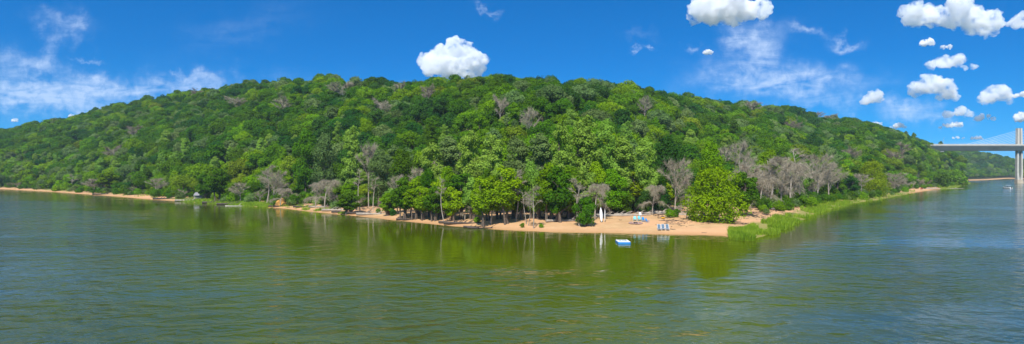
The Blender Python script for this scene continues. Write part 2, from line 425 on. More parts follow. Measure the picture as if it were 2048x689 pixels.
def dead_meshes(seed, height, rad, spread, droop, ntw, col_t, lean=0.0, twl=1.3, z0=.3, tww=.017):
    """bare tree: trunk+limbs mesh and a twig mesh"""
    r = np.random.default_rng(seed); b = MB(); tips = []
    t = np.linspace(0, 1, 8)
    P = np.stack([lean*height*t**1.4 + .03*height*np.sin(4*t+seed), .03*height*np.sin(5*t+seed), -.3+t*height], 1)
    b.tube(P, rad*(1-.85*t)+.02, 6)
    nb = int(9+spread*1.5)
    for i in range(nb):
        a = r.uniform(0, 2*math.pi); tt = z0 + (.97-z0)*r.random(); Q0 = np.array([np.interp(tt, t, P[:, j]) for j in range(3)])
        L = spread*r.uniform(.55, 1.0)*(1.15-.55*tt)
        tq = np.linspace(0, 1, 6)[:, None]
        rise = L*((1.55-1.2*droop)*tq - (.45+droop)*tq**2)
        Pb = Q0 + tq*np.array([math.cos(a)*L, math.sin(a)*L, 0]) + np.concatenate([0*tq, 0*tq, rise], 1) + r.normal(size=(6, 3))*.06*L*tq
        b.tube(Pb, rad*.26*(1-.6*tt)*(1-.8*tq[:, 0])+.014, 4, cap=False)
        for j in range(7):
            q = r.uniform(.3, 1); Q1 = np.array([np.interp(q, tq[:, 0], Pb[:, jj]) for jj in range(3)])
            a2 = a + r.normal()*.8; L2 = L*.5*r.uniform(.5, 1)
            t3 = np.linspace(0, 1, 4)[:, None]
            Pc = Q1 + t3*np.array([math.cos(a2)*L2, math.sin(a2)*L2, 0]) + np.concatenate([0*t3, 0*t3, L2*((1.1-droop)*t3-(.4+droop)*t3**2)], 1)
            b.tube(Pc, .022*(1-.7*t3[:, 0])+.008, 3, cap=False)
            tips.append((Pc, a2))
    n = ntw; k = r.integers(0, len(tips), n); q = r.random(n)
    base = np.array([[np.interp(q[i], np.linspace(0, 1, 4), tips[k[i]][0][:, j]) for j in range(3)] for i in range(n)])
    d = np.stack([np.cos([tips[x][1] for x in k]), np.sin([tips[x][1] for x in k]), np.full(n, .9-1.8*droop)], 1) + r.normal(size=(n, 3))*.65
    d[:, 2] -= droop*.5; d /= np.linalg.norm(d, axis=1)[:, None]
    L = twl*r.uniform(.4, 1.1, n)[:, None]; w_ = np.cross(d, r.normal(size=(n, 3))); w_ /= np.linalg.norm(w_, axis=1)[:, None]
    mid = base + d*L*.5; tip = base + d*L + np.array([0, 0, -1.0])*L*droop*.6
    V = np.stack([base - w_*tww, base + w_*tww, mid + w_*tww*.8, tip, mid - w_*tww*.8], 1).reshape(-1, 3)
    Qi = np.arange(n)[:, None]*5
    tw = mesh_np('twigs', V, [Qi + np.array([[0, 1, 2, 4]]), Qi + np.array([[4, 2, 3]])], (col_t,))
    return b, tw

# ------------------------------------------------------------------ tree kinds (meshes are shared between copies)
HILL = []      # (crown mesh builder, trunk mesh)
for i, (rx, z0, z1, nl) in enumerate(((4.9, 3.2, 10.9, 19), (4.4, 2.8, 11.6, 17), (5.4, 3.5, 10.4, 23), (4.0, 2.2, 10.2, 15), (4.6, 3.0, 12.4, 20), (5.0, 2.4, 10.0, 24))):
    base = crown('crown', LEAF['mid'], 100+i, dome(rx, z0, z1), int(nl*1.3), 4200, .26, (.22, .38), .22)
    tr = limbs(200+i, 9.5, .26, 3.6, .35, 5).mesh('trunk', BARK)
    HILL.append((base, tr, rx, z1))
SHORE = []     # slender to tall bank trees with bigger leaf detail
for i, (rx, z0, z1, nl, lf, nf) in enumerate(((5.0, 3.0, 20, 40, .26, 8500), (4.4, 4.0, 22, 38, .26, 8500), (5.6, 2.0, 16, 44, .25, 8500), (2.3, 2.4, 11, 20, .20, 3200),
        (2.0, 3.0, 12.5, 18, .20, 2800), (3.4, 1.4, 10, 26, .22, 5200), (6.6, .9, 12.5, 70, .22, 13000), (3.6, .2, 6, 30, .2, 5500))):
    base = crown('crown', LEAF['bright'], 300+i, (tall(rx, -1.4, z1-.6, .95) if i == 6 else tall(rx, z0, z1, .8)), int(nl*(1.7 if i != 6 else 1.0)), int(nf*1.25), lf*.86, (.15, .30) if (rx > 3 and i != 6) else (.20, .36) if i == 6 else (.24, .42), .32)
    tr = limbs(400+i, z1*.95, (.14 if rx < 3 else .3), rx*.8, .2, 9, k=6, multi=(1 if i in (0, 1, 4) else 3)).mesh('trunk', BARK if i != 4 else BARKPALE)
    SHORE.append((base, tr, rx, z1))
bushbase = [crown('crown', LEAF['mid'], 500+i, tall(2.0, .1, 3.0, .9), 12, 1300, .18, (.35, .55)) for i in range(3)]
_cm = {}
def crown_mesh(fam, k, tone):
    key = (fam, k, tone)
    if key not in _cm:
        src = {'hill': HILL, 'shore': SHORE}[fam][k][0] if fam != 'bush' else bushbase[k]
        m = src.copy(); m.materials[0] = LEAF[tone]; _cm[key] = m
    return _cm[key]
CROWNSRC = {}
def tree(fam, k, tone, loc, scale, rz, label, group=None, name='broadleaf_tree', sxy=1.0, cat='tree'):
    o = empty(name, loc, rz); o.scale = (scale*sxy, scale*sxy, scale)
    cm = crown_mesh(fam, k, tone)
    if fam != 'bush':
        link(bpy.data.objects.new('trunk', {'hill': HILL, 'shore': SHORE}[fam][k][1]), o)
        c = link(bpy.data.objects.new('crown', cm), o)
        CROWNSRC.setdefault((fam, k, tone), c)
    else:
        link(bpy.data.objects.new('foliage', cm), o)
        stem_mesh = STEM
        link(bpy.data.objects.new('stem', stem_mesh), o)
    tag(o, label, cat, group)
    return o
_sb = MB()
for i in range(5):
    a = i*1.3; _sb.tube([(0, 0, -.1), (.3*math.cos(a), .3*math.sin(a), .8), (.7*math.cos(a), .7*math.sin(a), 1.7)], [.05, .035, .015], 4)
STEM = _sb.mesh('stem', BARK)

DEAD = []
for i, (h, rad, sp, dr, ntw, mt, lean, twl, z0) in enumerate((
    (13, .20, 3.2, .15, 1500, TWIG, .02, 1.2, .5),      # 0 tall upright snag
    (9, .26, 4.6, .55, 3400, TWIG, .12, 1.7, .35),      # 1 drooping
    (7, .22, 4.8, .15, 3400, TWIG, -.08, 1.5, .2),      # 2 spreading
    (11, .16, 2.0, .2, 400, TWIG, .10, 1.0, .6),        # 3 slim pole
    (9.5, .24, 4.4, .1, 2600, TWIG, 0, 1.5, .45),       # 4 bare hill crown
    (9.0, .24, 4.2, .1, 2600, TWIGR, 0, 1.4, .45),      # 5 brown hill crown
    (4.0, .10, 2.9, .1, 2300, TWIG, .05, 1.2, .1),      # 6 low bare scrub
    (3.4, .09, 2.6, .1, 800, TWIGR, .05, 1.1, .1),      # 7 low brown scrub
    )):
    b, tw = dead_meshes(700+i, h, rad, sp, dr, ntw, mt, lean, twl, z0)
    DEAD.append((b.mesh('trunk', DEADW), tw, sp, h))
def dead(k, loc, scale, rz, label, group=None, sxy=1.0, name='dead_tree', cat='dead tree'):
    o = empty(name, loc, rz); o.scale = (scale*sxy, scale*sxy, scale)
    link(bpy.data.objects.new('trunk', DEAD[k][0]), o); link(bpy.data.objects.new('twigs', DEAD[k][1]), o)
    tag(o, label, cat, group)
    return o

occ = []   # (u, v, radius px, kind) for the visibility estimate of scattered trees
PLACED = []
def zone(u):
    for lim, s in ((150, 'by the far left sand spit'), (290, 'above the left sand strip'), (420, 'around the grey shelter'), (560, 'above the grassy left shore'), (660, 'above the fallen arching snag'),
                   (790, 'behind the round waterside tree'), (930, 'behind the slender beach trees'), (1040, 'behind the yellow-green saplings'), (1170, 'behind the bare beach snags'),
                   (1290, 'behind the blue chairs'), (1400, 'behind the drooping beach snags'), (1500, 'behind the big bright beach tree'), (1600, 'behind the grey dead thicket'),
                   (1700, 'above the sandy right point'), (1790, 'above the reedy right shore'), (1870, 'above the stony right spit'), (1955, 'at the near bridge end')):
        if u < lim: return s
    return 'on the far shore past the bridge'

# hand placed trees: family, mesh, tone, pixel x, base y, top y, width px, label
HAND = [
 ('shore',5,'mid',697,429.5,382,56,'round dark-trunked green tree standing at the waterline left of the sand beach'),
 ('shore',3,'mid',806,439,352,40,'slender green tree, leftmost of the thin trees on the beach'),
 ('shore',3,'bright',829,440,355,38,'thin light green tree with bare lower stem, second of the beach row'),
 ('shore',3,'lime',846,441,372,34,'short leafy tree third from the left in the thin beach row'),
 ('shore',3,'mid',868,443,370,36,'thin green tree just left of the pale leaning pole trunk'),
 ('shore',5,'lime',906,442,372,58,'bushy bright green tree right of the pale leaning pole trunk'),
 ('shore',3,'bright',966,454,352,46,'yellow-green sapling with stem nearest the water left of the bare snags'),
 ('shore',4,'lime',986,450,345,44,'tall yellow-green sapling beside the little green beach bush'),
 ('shore',3,'lime',1012,449,330,52,'leafy yellow-green tree immediately left of the tall bare snag'),
 ('shore',5,'bright',1098,443,322,72,'dense bright tree with several dark stems behind the open sand, left one'),
 ('shore',5,'mid',1118,445,330,76,'dense green tree with several dark stems behind the open sand, right one'),
 ('shore',7,'mid',1171,453,395,56,'low dark bushy tree throwing a round shadow on the sand'),
 ('shore',0,'pale',862,428,286,74,'tall pale green bank tree above the slender beach row, left one'),
 ('shore',1,'grey',898,424,268,70,'tall greyish green bank tree above the slender beach row'),
 ('shore',0,'pale',938,428,261,78,'tall pale green bank tree above the slender beach row, right one'),
 ('shore',1,'pale',985,430,265,72,'tall pale green bank tree rising above the yellow-green saplings'),
 ('shore',0,'grey',1035,428,272,74,'greyish green tall tree directly behind the tall bare snag'),
 ('shore',1,'grey',1080,428,262,74,'tall grey-green tree above the two dense beach trees'),
 ('shore',0,'pale',1122,430,246,76,'bright tall tree left of the highest bank crown'),
 ('shore',1,'pale',1172,428,227,84,'highest crown of the bank, pale green, above the white boards'),
 ('shore',0,'pale',1212,426,236,70,'tall pale crown right of the highest bank tree'),
 ('shore',1,'pale',1245,426,268,74,'bright green tree above the pink kayak'),
 ('shore',0,'pale',1292,426,272,66,'bright green tall tree above the four blue chairs'),
 ('shore',2,'dark',1335,421,277,86,'tall dark crown between two bright trees above the loungers'),
 ('shore',2,'bright',1140,436,335,80,'bright leafy tree left of the white upright board'),
 ('shore',2,'bright',1222,430,340,84,'bright leafy tree right of the white upright board'),
 ('shore',7,'mid',1248,428,386,58,'low rounded green tree over the pink kayak'),
 ('shore',7,'dark',1292,427,382,54,'low rounded dark tree behind the blue chairs'),
 ('shore',7,'dark',1322,424,378,44,'low blackish green tree beside the drooping snag'),
 ('shore',6,'lime',1428,443,331,132,'big bright green spreading tree on the sand right of the loungers'),
 ('shore',5,'mid',1487,432,342,72,'darker green tree touching the right side of the big bright one'),
 ('shore',2,'bright',1420,424,285,70,'bright green crown standing behind the big bright beach tree'),
 ('shore',6,'lime',1745,392,319,62,'yellow-green tree standing out above the reedy right shore'),
 ('shore',1,'pale',705,405,249,56,'pale yellowish tall crown rising from the slope behind the round waterside tree'),
 ('shore',2,'grey',650,404,270,66,'greyish green crown left of the pale yellowish tall one'),
 ('shore',2,'mid',612,400,262,70,'full green crown above the arching fallen snag'),
 ('shore',7,'bright',52,375,341,44,'yellow-green low tree at the end of the left sand spit'),
 ('shore',5,'grey',38,374,330,34,'greyish low tree at the far left sand spit'),
 ('shore',5,'bright',215,384,341,50,'bright green round tree above the left sand strip'),
 ('shore',5,'mid',410,399,345,44,'green tree partly hiding the grey shelter'),
 ('shore',3,'mid',436,404,335,40,'dark-stemmed green tree right of the grey shelter'),
 ('shore',7,'bright',468,402,366,40,'bright low tree over the grassy left shore'),
 ('shore',2,'bright',1540,410,300,64,'green crown rising behind the grey dead thicket'),
 ('shore',7,'dark',1605,402,378,44,'dark low tree beside the right end of the grey thicket'),
 ('shore',5,'mid',1670,398,345,48,'green tree above the sandy right point'),
 ('shore',5,'dark',1700,394,350,44,'dark tree left of the yellow-green one on the right shore'),
 ('shore',5,'bright',776,432,385,44,'small bright tree between waterside tree and beach row'),
 ('shore',2,'grey',760,415,300,64,'greyish leafy crown above the small bright beach tree'),
 ('shore',2,'mid',802,418,300,70,'green crown behind the leftmost thin beach tree'),
]
# further leafy saplings of the beach row, labelled by their order
EXTRA = [(782,430,375,44),(815,436,362,46),(838,434,350,48),(856,437,340,50),(880,438,352,52),(894,436,330,52),(922,440,345,54),(944,441,352,50),(957,444,362,44),(976,444,335,52),(998,441,325,54),
         (1022,440,335,52),(1043,441,340,54),(1062,440,325,56),(1078,441,345,50),(1135,440,350,54),(1150,438,340,56),(1168,436,330,60),(1192,432,325,60),(1208,430,345,56),(1238,428,330,60),(1262,427,340,60),(1280,426,335,60),(1308,424,330,60),(1330,423,350,50)]
_w = ['first','second','third','fourth','fifth','sixth','seventh','eighth','ninth','tenth','eleventh','twelfth','thirteenth','fourteenth','fifteenth','sixteenth','seventeenth','eighteenth','nineteenth','twentieth','twenty-first','twenty-second','twenty-third','twenty-fourth','twenty-fifth']
for i, (u, yb, yt, w_) in enumerate(EXTRA):
    tn = ('pale', 'bright', 'pale', 'lime', 'mid')[(i*3+i//4) % 5]; k = (5, 3, 5, 2, 5)[i % 5]
    HAND.append(('shore', k, tn, u, yb-2, yt, w_, f'{_w[i]} from the left of the leafy trees filling the back of the beach, {TONEWORD[tn]}'))
def base_at(u, y):
    p = at(u, y); return p
for i, (fam, k, tone, u, yb, yt, wpx, lab) in enumerate(HAND):
    p = base_at(u, yb)
    if k in (3, 4): wpx *= 1.3
    hgt = (yb-yt)*p.y/F; wid = wpx*p.y/F
    src = SHORE[k]; sz = hgt/(src[3]*.98); sx = wid/(2.05*src[2])
    tree(fam, k, tone, p, sz, random.uniform(0, 6.28), lab, 'trees along the river bank', 'bank_tree', sx/sz)
    PLACED.append((p.x, p.y, wid/2)); occ.append((p.y, u, (yb*.35+yt*.65), wpx/2, (yb-yt)/2.3, -1))

HDEAD = [  # mesh, u, base y, top y, width, label
 (3,886,446,352,26,'pale leaning pole trunk with few twigs on the beach'),
 (0,1033,443,340,42,'tall bare pale snag with twiggy top on the beach'),
 (3,1052,449,380,22,'short thin bare pole left of the forked snag'),
 (3,1058,452,392,20,'shortest bare pole beside the forked snag'),
 (0,1067,458,372,40,'pale bare snag nearest the water on the beach'),
 (2,965,448,395,36,'small grey bare tree among the yellow-green saplings'),
 (0,1157,453,357,50,'bare pale snag rising over the low dark bushy tree'),
 (1,1190,440,362,52,'drooping bare tree that the white boards lean against'),
 (1,1306,430,366,46,'drooping brownish snag above the dark table'),
 (2,1352,428,335,62,'large twisted bare tree behind the three loungers'),
 (1,1375,428,388,50,'low drooping bare tree left of the big bright tree'),
 (2,1182,428,350,54,'bare grey tree behind the white upright board'),
 (0,1205,425,318,50,'tall thin bare tree right behind the white boards'),
 (1,650,419,355,52,'grey arching snag bending over the left shore'),
 (1,632,416,362,40,'grey drooping snag left of the arching one'),
 (2,548,411,352,52,'pale grey bare tree over the orange bank'),
 (1,562,413,374,40,'whitish drooping bare tree at the orange bank'),
 (0,535,408,330,44,'tall grey bare tree left of the orange bank'),
 (3,719,424,335,24,'tall pale leaning trunk right of the round waterside tree'),
 (3,746,421,352,24,'thin straight bare pole left of the thin beach row'),
 (2,738,414,306,48,'wide bare crown above the thin straight pole'),
 (2,795,428,362,48,'grey bare tree behind the leftmost thin beach tree'),
 (2,838,426,350,50,'bare twiggy tree amid the thin beach row'),
 (2,900,420,318,56,'bare twiggy crown above the bushy bright beach tree'),
 (0,960,425,330,48,'grey snag behind the yellow-green saplings'),
 (2,1072,430,350,52,'bare tangled tree behind the nearest pale snag'),
 (1,930,440,400,34,'small bare arching tree at the right of the thin row'),
 (2,1500,418,362,60,'bare grey tree leftmost in the dead thicket'),
 (1,1520,420,372,56,'drooping grey tree in the dead thicket near the sand'),
 (0,1540,414,335,60,'tallest bare tree of the dead thicket'),
 (2,1562,414,352,62,'wide bare tree in the middle of the dead thicket'),
 (1,1580,410,342,56,'drooping bare tree right of the middle of the thicket'),
 (2,1598,406,358,56,'bare tree close to the dark low tree'),
 (0,1590,400,318,52,'tall bare tree at the back of the thicket'),
 (2,1480,400,300,50,'bare crown above the darker green beach tree'),
 (2,1637,403,345,50,'bare tree right of the dead thicket'),
 (2,1658,400,358,44,'grey bare tree at the sandy right point'),
 (2,1722,394,355,44,'dark bare tree under the yellow-green tree'),
 (2,1790,386,352,44,'bare grey tree left of the stony right spit'),
 (2,312,392,362,36,'grey bare tree on the left sand strip'),
 (2,188,386,362,34,'small grey bare tree behind the left sand strip'),
 (0,146,381,348,26,'thin bare tree over the left sand strip'),
 (2,480,405,372,36,'grey bare scrubby tree above the left grass'),
 (4,686,0,168,62,'big bare grey crown high on the ridge slope'),
 (4,470,0,198,48,'bare reddish grey crown high on the left slope'),
 (4,565,0,200,40,'bare grey crown on upper slope left of the big one'),
 (4,762,0,205,38,'small bare crown below the ridge right of the big one'),
 (4,1060,0,226,42,'lone bare crown midway up the central slope'),
 (5,268,0,255,34,'brown crown on the left slope'),
 (5,226,0,296,40,'brownish bare crown low on the left slope'),
 (5,395,0,182,30,'brown bare crown at the left skyline'),
 (4,1505,0,206,52,'bare pinkish crown on the right skyline'),
 (4,1632,0,222,44,'bare crown on the right skyline past the pinkish one'),
 (4,1660,0,232,40,'bare grey crown just under the right skyline'),
 (5,1800,0,290,46,'bare purplish crown on the right slope near the bridge'),
 (5,1790,0,305,40,'bare purplish crown low on the right slope'),
 (4,800,0,170,34,'pale bare crown below the central skyline'),
 (5,855,0,176,34,'tan thin crown below the white cumulus'),
 (4,1450,0,300,46,'bare crown midway up behind the big bright tree'),
 (4,1000,0,200,34,'pale bare crown on the central upper slope'),
 (4,1290,0,200,30,'small bare crown on the upper slope right of centre'),
 (5,1700,0,300,40,'brownish bare crown midway up the right slope'),
 (5,1585,0,245,36,'brown crown on the upper right slope'),
]
def slope_pt(u, ytop, hgt):
    """ground point whose tree top (hgt metres tall) shows at ytop"""
    s_ = float(np.interp(u, SH[:, 0], SH[:, 1])); Y0 = H*F/(s_-CY)
    Y = np.linspace(Y0+25, float(np.interp(u, YC[:, 0], YC[:, 1]))+15, 500); X = (u-CX)/F*Y
    h = terrain(np.stack([X, Y], 1))[0]; yt = CY - F*(h+hgt-H)/Y
    i = int(np.argmax(yt <= ytop)) if (yt <= ytop).any() else int(np.argmin(yt))
    return Vector((X[i], Y[i], h[i]))
for i, (k, u, yb, yt, wpx, lab) in enumerate(HDEAD):
    if 1490 < u < 1670 and yb: yt -= 22; wpx *= 1.2
    if yb: p = at(u, yb); hgt = (yb-yt)*p.y/F
    else: hgt = 13.0; p = slope_pt(u, yt, hgt)
    wid = wpx*p.y/F; sz = hgt/(DEAD[k][3]*1.06); sx = min(wid/(1.9*DEAD[k][2]), sz*1.5)
    dead(k, p, sz, random.uniform(0, 6.28) if k not in (1,) else random.uniform(-.5, .5), lab, 'bare and dead trees', sx/sz)
    PLACED.append((p.x, p.y, wid/2*.6)); occ.append((p.y, u, yb*.4+yt*.6 if yb else yt+wpx*.3, wpx/2*.5, (yb-yt)/3 if yb else wpx*.3, -1))

# ---- scattered forest
def jgrid(x0, x1, y0, y1, sp):
    xs = np.arange(x0, x1, sp); ys = np.arange(y0, y1, sp*.87)
    X, Y = np.meshgrid(xs, ys); X = X + (np.arange(len(ys)) % 2)[:, None]*sp*.5
    P = np.stack([X.ravel(), Y.ravel()], 1)
    return P + rng.uniform(-.32, .32, P.shape)*sp
P1 = jgrid(-900, 660, 90, 810, 5.9)
u1 = ucol(P1); ok = (u1 > -330) & (u1 < 1960); P1 = P1[ok]
h_, s_, _ = terrain(P1); u1 = ucol(P1)
bw1 = np.interp(u1, BW[:, 0], BW[:, 1])
ok = (s_ > bw1+3.5) & (P1[:, 1] < np.interp(u1, YC[:, 0], YC[:, 1])+22)
P1 = P1[ok]; h1 = h_[ok]; s1_ = s_[ok]; u1 = u1[ok]; bw1 = bw1[ok]
P2 = jgrid(520, 1500, 700, 1420, 8.5)
u2 = ucol(P2); h2, _, s2_ = terrain(P2); ok = (s2_ > 10) & (u2 > 1860) & (u2 < 2250)
P2 = P2[ok]; h2 = h2[ok]; s2_ = s2_[ok]; u2 = u2[ok]
XY = np.concatenate([P1, P2]); Z = np.concatenate([h1, h2]); S = np.concatenate([s1_-bw1, s2_-10]); U = np.concatenate([u1, u2])
far = np.arange(len(XY)) >= len(P1)
n = len(XY)
tonef = fbm(XY[:, 0]/28+50, XY[:, 1]/28, 3) + rng.normal(size=n)*.16 + np.where(S < 22, .10, 0) + np.where(Z < 8, .03, -.02)
tone = np.select([tonef > .40, tonef > .14, tonef < -.17], ['yellow', 'bright', 'dark'], 'mid').astype(object)
gsel = rng.random(n); tone[(gsel < .15) & (tone != 'yellow')] = 'grey'
tone[far & (tone == 'yellow')] = 'mid'
scale = np.clip(rng.lognormal(-.21, .20, n), .5, 1.16)*np.where(far, 1.15, 1.0)
FAM = [('hill', j) for j in range(len(HILL))] + [('shore', 0), ('shore', 1), ('shore', 2)]; FD = HILL + SHORE[:3]
kk = rng.integers(0, len(HILL), n); tallsel = (rng.random(n) < np.where(S < 45, .22, .0)) & (S > 6)
kk = np.where(tallsel, len(HILL)+rng.integers(0, 3, n), kk); scale = np.where(tallsel, scale*.68, scale); tone[tallsel & (gsel > .5)] = 'pale'; tone[tallsel & (gsel < .5) & (gsel > .3)] = 'bright'
# keep clear of the hand placed ones near the bank
PL = np.array(PLACED)
dmin = np.array([np.min(np.hypot(PL[:, 0]-x, PL[:, 1]-y) - PL[:, 2]*.55) for x, y in XY])
front = S < 14
keep = dmin > np.where(S < 30, 1.3, 2.0)
# low trees at the very edge of the bank
scale = np.where(front, scale*rng.uniform(.42, .95, n), scale)
XY, Z, S, U, far, tone, scale, kk, front = [a[keep] for a in (XY, Z, S, U, far, tone, scale, kk, front)]
n = len(XY)
topz = np.array([FD[k][3] for k in kk])*scale; rad = np.array([FD[k][2] for k in kk])*scale
# visibility estimate: paint crowns nearest first on a coarse raster
GWd, GHt = 1024, 260
ras = np.zeros((GHt, GWd), bool); vis = np.zeros(n)
items = [(XY[i, 1], U[i], CY - F*(Z[i]+topz[i]*.68-H)/XY[i, 1], rad[i]*F/XY[i, 1], topz[i]*.36*F/XY[i, 1], i) for i in range(n)] + occ
items.sort(key=lambda t: t[0])
for (Y, u, v, ru, rv, i) in items:
    ru /= 2; rv /= 2; u /= 2; v /= 2
    x0, x1, y0, y1 = int(u-ru), int(u+ru)+1, int(v-rv), int(v+rv)+1
    x0 = max(0, x0); x1 = min(GWd, x1); y0 = max(0, y0); y1 = min(GHt, y1)
    if x0 >= x1 or y0 >= y1: continue
    yy, xx = np.mgrid[y0:y1, x0:x1]
    m = ((xx+.5-u)/max(ru, .5))**2 + ((yy+.5-v)/max(rv, .5))**2 < 1
    sub = ras[y0:y1, x0:x1]; new = m & ~sub
    if i >= 0: vis[i] = new.sum()
    sub |= m
NIND = 292 - len(HAND)
order = np.argsort(-vis); ind = set(order[:NIND].tolist()); print('forest trees', n, 'individual', len(ind), 'min vis px', vis[order[NIND-1]])
buckets = {}
for i in sorted(ind, key=lambda i: U[i]):
    lv = 'low on the bank' if S[i] < 22 else ('midway up the slope' if S[i] < 75 else 'high on the slope')
    sz = 'small ' if scale[i] < .62 else ''
    buckets.setdefault((sz + TONEWORD[tone[i]], lv, zone(U[i])), []).append(i)
ORD = ['leftmost', 'second', 'third', 'fourth', 'fifth', 'sixth', 'seventh', 'eighth', 'ninth', 'tenth', 'eleventh', 'twelfth', 'thirteenth', 'fourteenth']
for (tw, lv, zn), L in buckets.items():
    L.sort(key=lambda i: U[i])
    for q, i in enumerate(L):
        short = lv.replace(' on the bank', '').replace(' on the slope', '').replace(' up the slope', ' up')
        if len(L) == 1: lab = f'{tw} tree {lv}, {zn}'
        elif q == 0: lab = f'leftmost {tw} tree {short}, {zn}'
        elif q == len(L)-1: lab = f'rightmost {tw} tree {short}, {zn}'
        else: lab = f'{ORD[min(q, 13)]} {tw} tree from left, {short}, {zn}'
        if len(lab.split()) > 16: lab = lab.replace(' from left', '')
        tree(FAM[kk[i]][0], FAM[kk[i]][1], tone[i], (XY[i, 0], XY[i, 1], Z[i]), float(scale[i]), float(rng.uniform(0, 6.28)), lab,
             'broadleaf trees on the wooded bluff', 'broadleaf_tree')
# make sure every source crown exists for the rest of the wood
rest = [i for i in range(n) if i not in ind and vis[i] > -1]
keys = sorted(k for k in CROWNSRC if k[0] == 'hill' or k[1] < 3); keyi = {k: j for j, k in enumerate(keys)}
bytone = {}
for k in keys: bytone.setdefault((k[0], k[2]), []).append(keyi[k])
def instance_stuff(name, pts, idx, scl, rot, srcs, label, cat):
    me = bpy.data.meshes.new(name); me.vertices.add(len(pts)); me.vertices.foreach_set('co', np.asarray(pts, np.float32).ravel())
    for nm, a, ty in (('pick', idx, 'INT'), ('siz', scl, 'FLOAT'), ('spin', rot, 'FLOAT')):
        at_ = me.attributes.new(nm, ty, 'POINT'); at_.data.foreach_set('value', np.asarray(a, np.int32 if ty == 'INT' else np.float32))
    o = link(bpy.data.objects.new(name, me))
    ng = bpy.data.node_groups.new(name + '_nodes', 'GeometryNodeTree')
    ng.interface.new_socket('Geometry', in_out='INPUT', socket_type='NodeSocketGeometry')
    ng.interface.new_socket('Geometry', in_out='OUTPUT', socket_type='NodeSocketGeometry')
    gi = ng.nodes.new('NodeGroupInput'); go = ng.nodes.new('NodeGroupOutput')
    jn = ng.nodes.new('GeometryNodeJoinGeometry')
    for s in reversed(srcs):
        oi = ng.nodes.new('GeometryNodeObjectInfo'); oi.inputs['Object'].default_value = s; oi.inputs['As Instance'].default_value = True
        oi.transform_space = 'ORIGINAL'; ng.links.new(oi.outputs['Geometry'], jn.inputs[0])
    ip = ng.nodes.new('GeometryNodeInstanceOnPoints'); ip.inputs['Pick Instance'].default_value = True
    def na(nm, ty):
        a = ng.nodes.new('GeometryNodeInputNamedAttribute'); a.data_type = ty; a.inputs['Name'].default_value = nm; return a.outputs['Attribute']
    ng.links.new(gi.outputs[0], ip.inputs['Points']); ng.links.new(jn.outputs[0], ip.inputs['Instance'])
    ng.links.new(na('pick', 'INT'), ip.inputs['Instance Index'])
    cx = ng.nodes.new('ShaderNodeCombineXYZ'); ng.links.new(na('spin', 'FLOAT'), cx.inputs[2]); ng.links.new(cx.outputs[0], ip.inputs['Rotation'])
    ng.links.new(na('siz', 'FLOAT'), ip.inputs['Scale'])
    ng.links.new(ip.outputs[0], go.inputs[0])
    md = o.modifiers.new('scatter', 'NODES'); md.node_group = ng
    return tag(o, label, cat, kind='stuff')
idx = [int(random.choice(bytone.get((FAM[kk[i]][0], tone[i])) or bytone[('hill', 'mid')])) if (*FAM[kk[i]], tone[i]) not in keyi else keyi[(*FAM[kk[i]], tone[i])] for i in rest]
instance_stuff('distant_forest', [(XY[i, 0], XY[i, 1], Z[i]) for i in rest], idx, [scale[i] for i in rest], rng.uniform(0, 6.28, len(rest)),
               [CROWNSRC[k] for k in keys], 'continuous green broadleaf canopy covering the upper bluff and far shore', 'forest')

# ---- undergrowth filling the foot of the wood
gp = []
for u in np.arange(-200, 1945, 3.2):
    for rep in range(3):
        uu = u + random.uniform(-2, 2); Y0 = H*F/(np.interp(uu, SH[:, 0], SH[:, 1])-CY)
        gp.append((uu, Y0))
gp = np.array(gp); cand = []
for rep in range(7):
    Y = gp[:, 1]*(1+rng.uniform(.0, .9, len(gp))); X = (gp[:, 0]-CX)/F*Y; cand.append(np.stack([X, Y], 1))
cand = np.concatenate(cand); ch, cs_, cs2 = terrain(cand); cu = ucol(cand); cb = np.interp(cu, BW[:, 0], BW[:, 1])
ok = (cs_ > cb+rng.uniform(0, 4, len(cb))-np.where((cu < 700) & (rng.random(len(cb)) < .5), 5.5, 0)-np.where((cu > 1520) & (rng.random(len(cb)) < .5), 5, 0)) & (cs_ > 2) & (cs_ < cb+16+rng.uniform(0, 6, len(cb)))
cand = cand[ok]; ch = ch[ok]
# thin out so that the density is even
cell = {}
sel = []
for i, (x, y) in enumerate(cand):
    c_ = (int(x/1.9), int(y/1.9))
    if c_ in cell: continue
    cell[c_] = 1; sel.append(i)
cand = cand[sel]; ch = ch[sel]
print('undergrowth', len(cand))

BUSH = [  # mesh,tone,u,y,width px,label
 (0,'bright',953,446,13,'little bright green bush alone on the sand below the saplings'),
 (1,'bright',1045,456,10,'tiny bright bush at the waterline below the bare poles'),
 (2,'bright',1083,456,9,'tiny bright sprig at the waterline right of the nearest snag'),
 (0,'bright',1338,436,20,'bright green low bush beside the yellow kayak'),
 (1,'mid',1352,435,18,'rusty green bush right of the bright one behind the loungers'),
 (2,'bright',122,381,22,'bright green bush on the left sand strip'),
 (0,'bright',136,382,18,'bright green bush right of its twin on the left strip'),
 (1,'dark',786,432,14,'dark bush on the sand near the leftmost thin tree'),
 (2,'mid',757,428,12,'reddish green bush beside a log left of the beach'),
 (0,'grey',668,421,20,'grey green bush by the driftwood left of the waterside tree'),
 (1,'bright',1530,412,22,'green bush at the foot of the dead thicket'),
 (2,'mid',1575,421,20,'green bush at the inland edge of the reeds'),
 (0,'bright',1655,398,34,'bright bush over the sandy right point'),
 (1,'mid',1885,375,30,'green bush on the stony right spit'),
 (2,'bright',1915,371,34,'bright scrub at the tip below the bridge'),
 (0,'mid',590,411,24,'green bush right of the orange bank'),
 (1,'bright',500,405,22,'bright bush left of the orange bank'),
 (2,'mid',250,390,22,'green bush on the left sand strip near the water'),
 (0,'bright',470,405,24,'bright bush in the left shore grass'),
]
first = {}
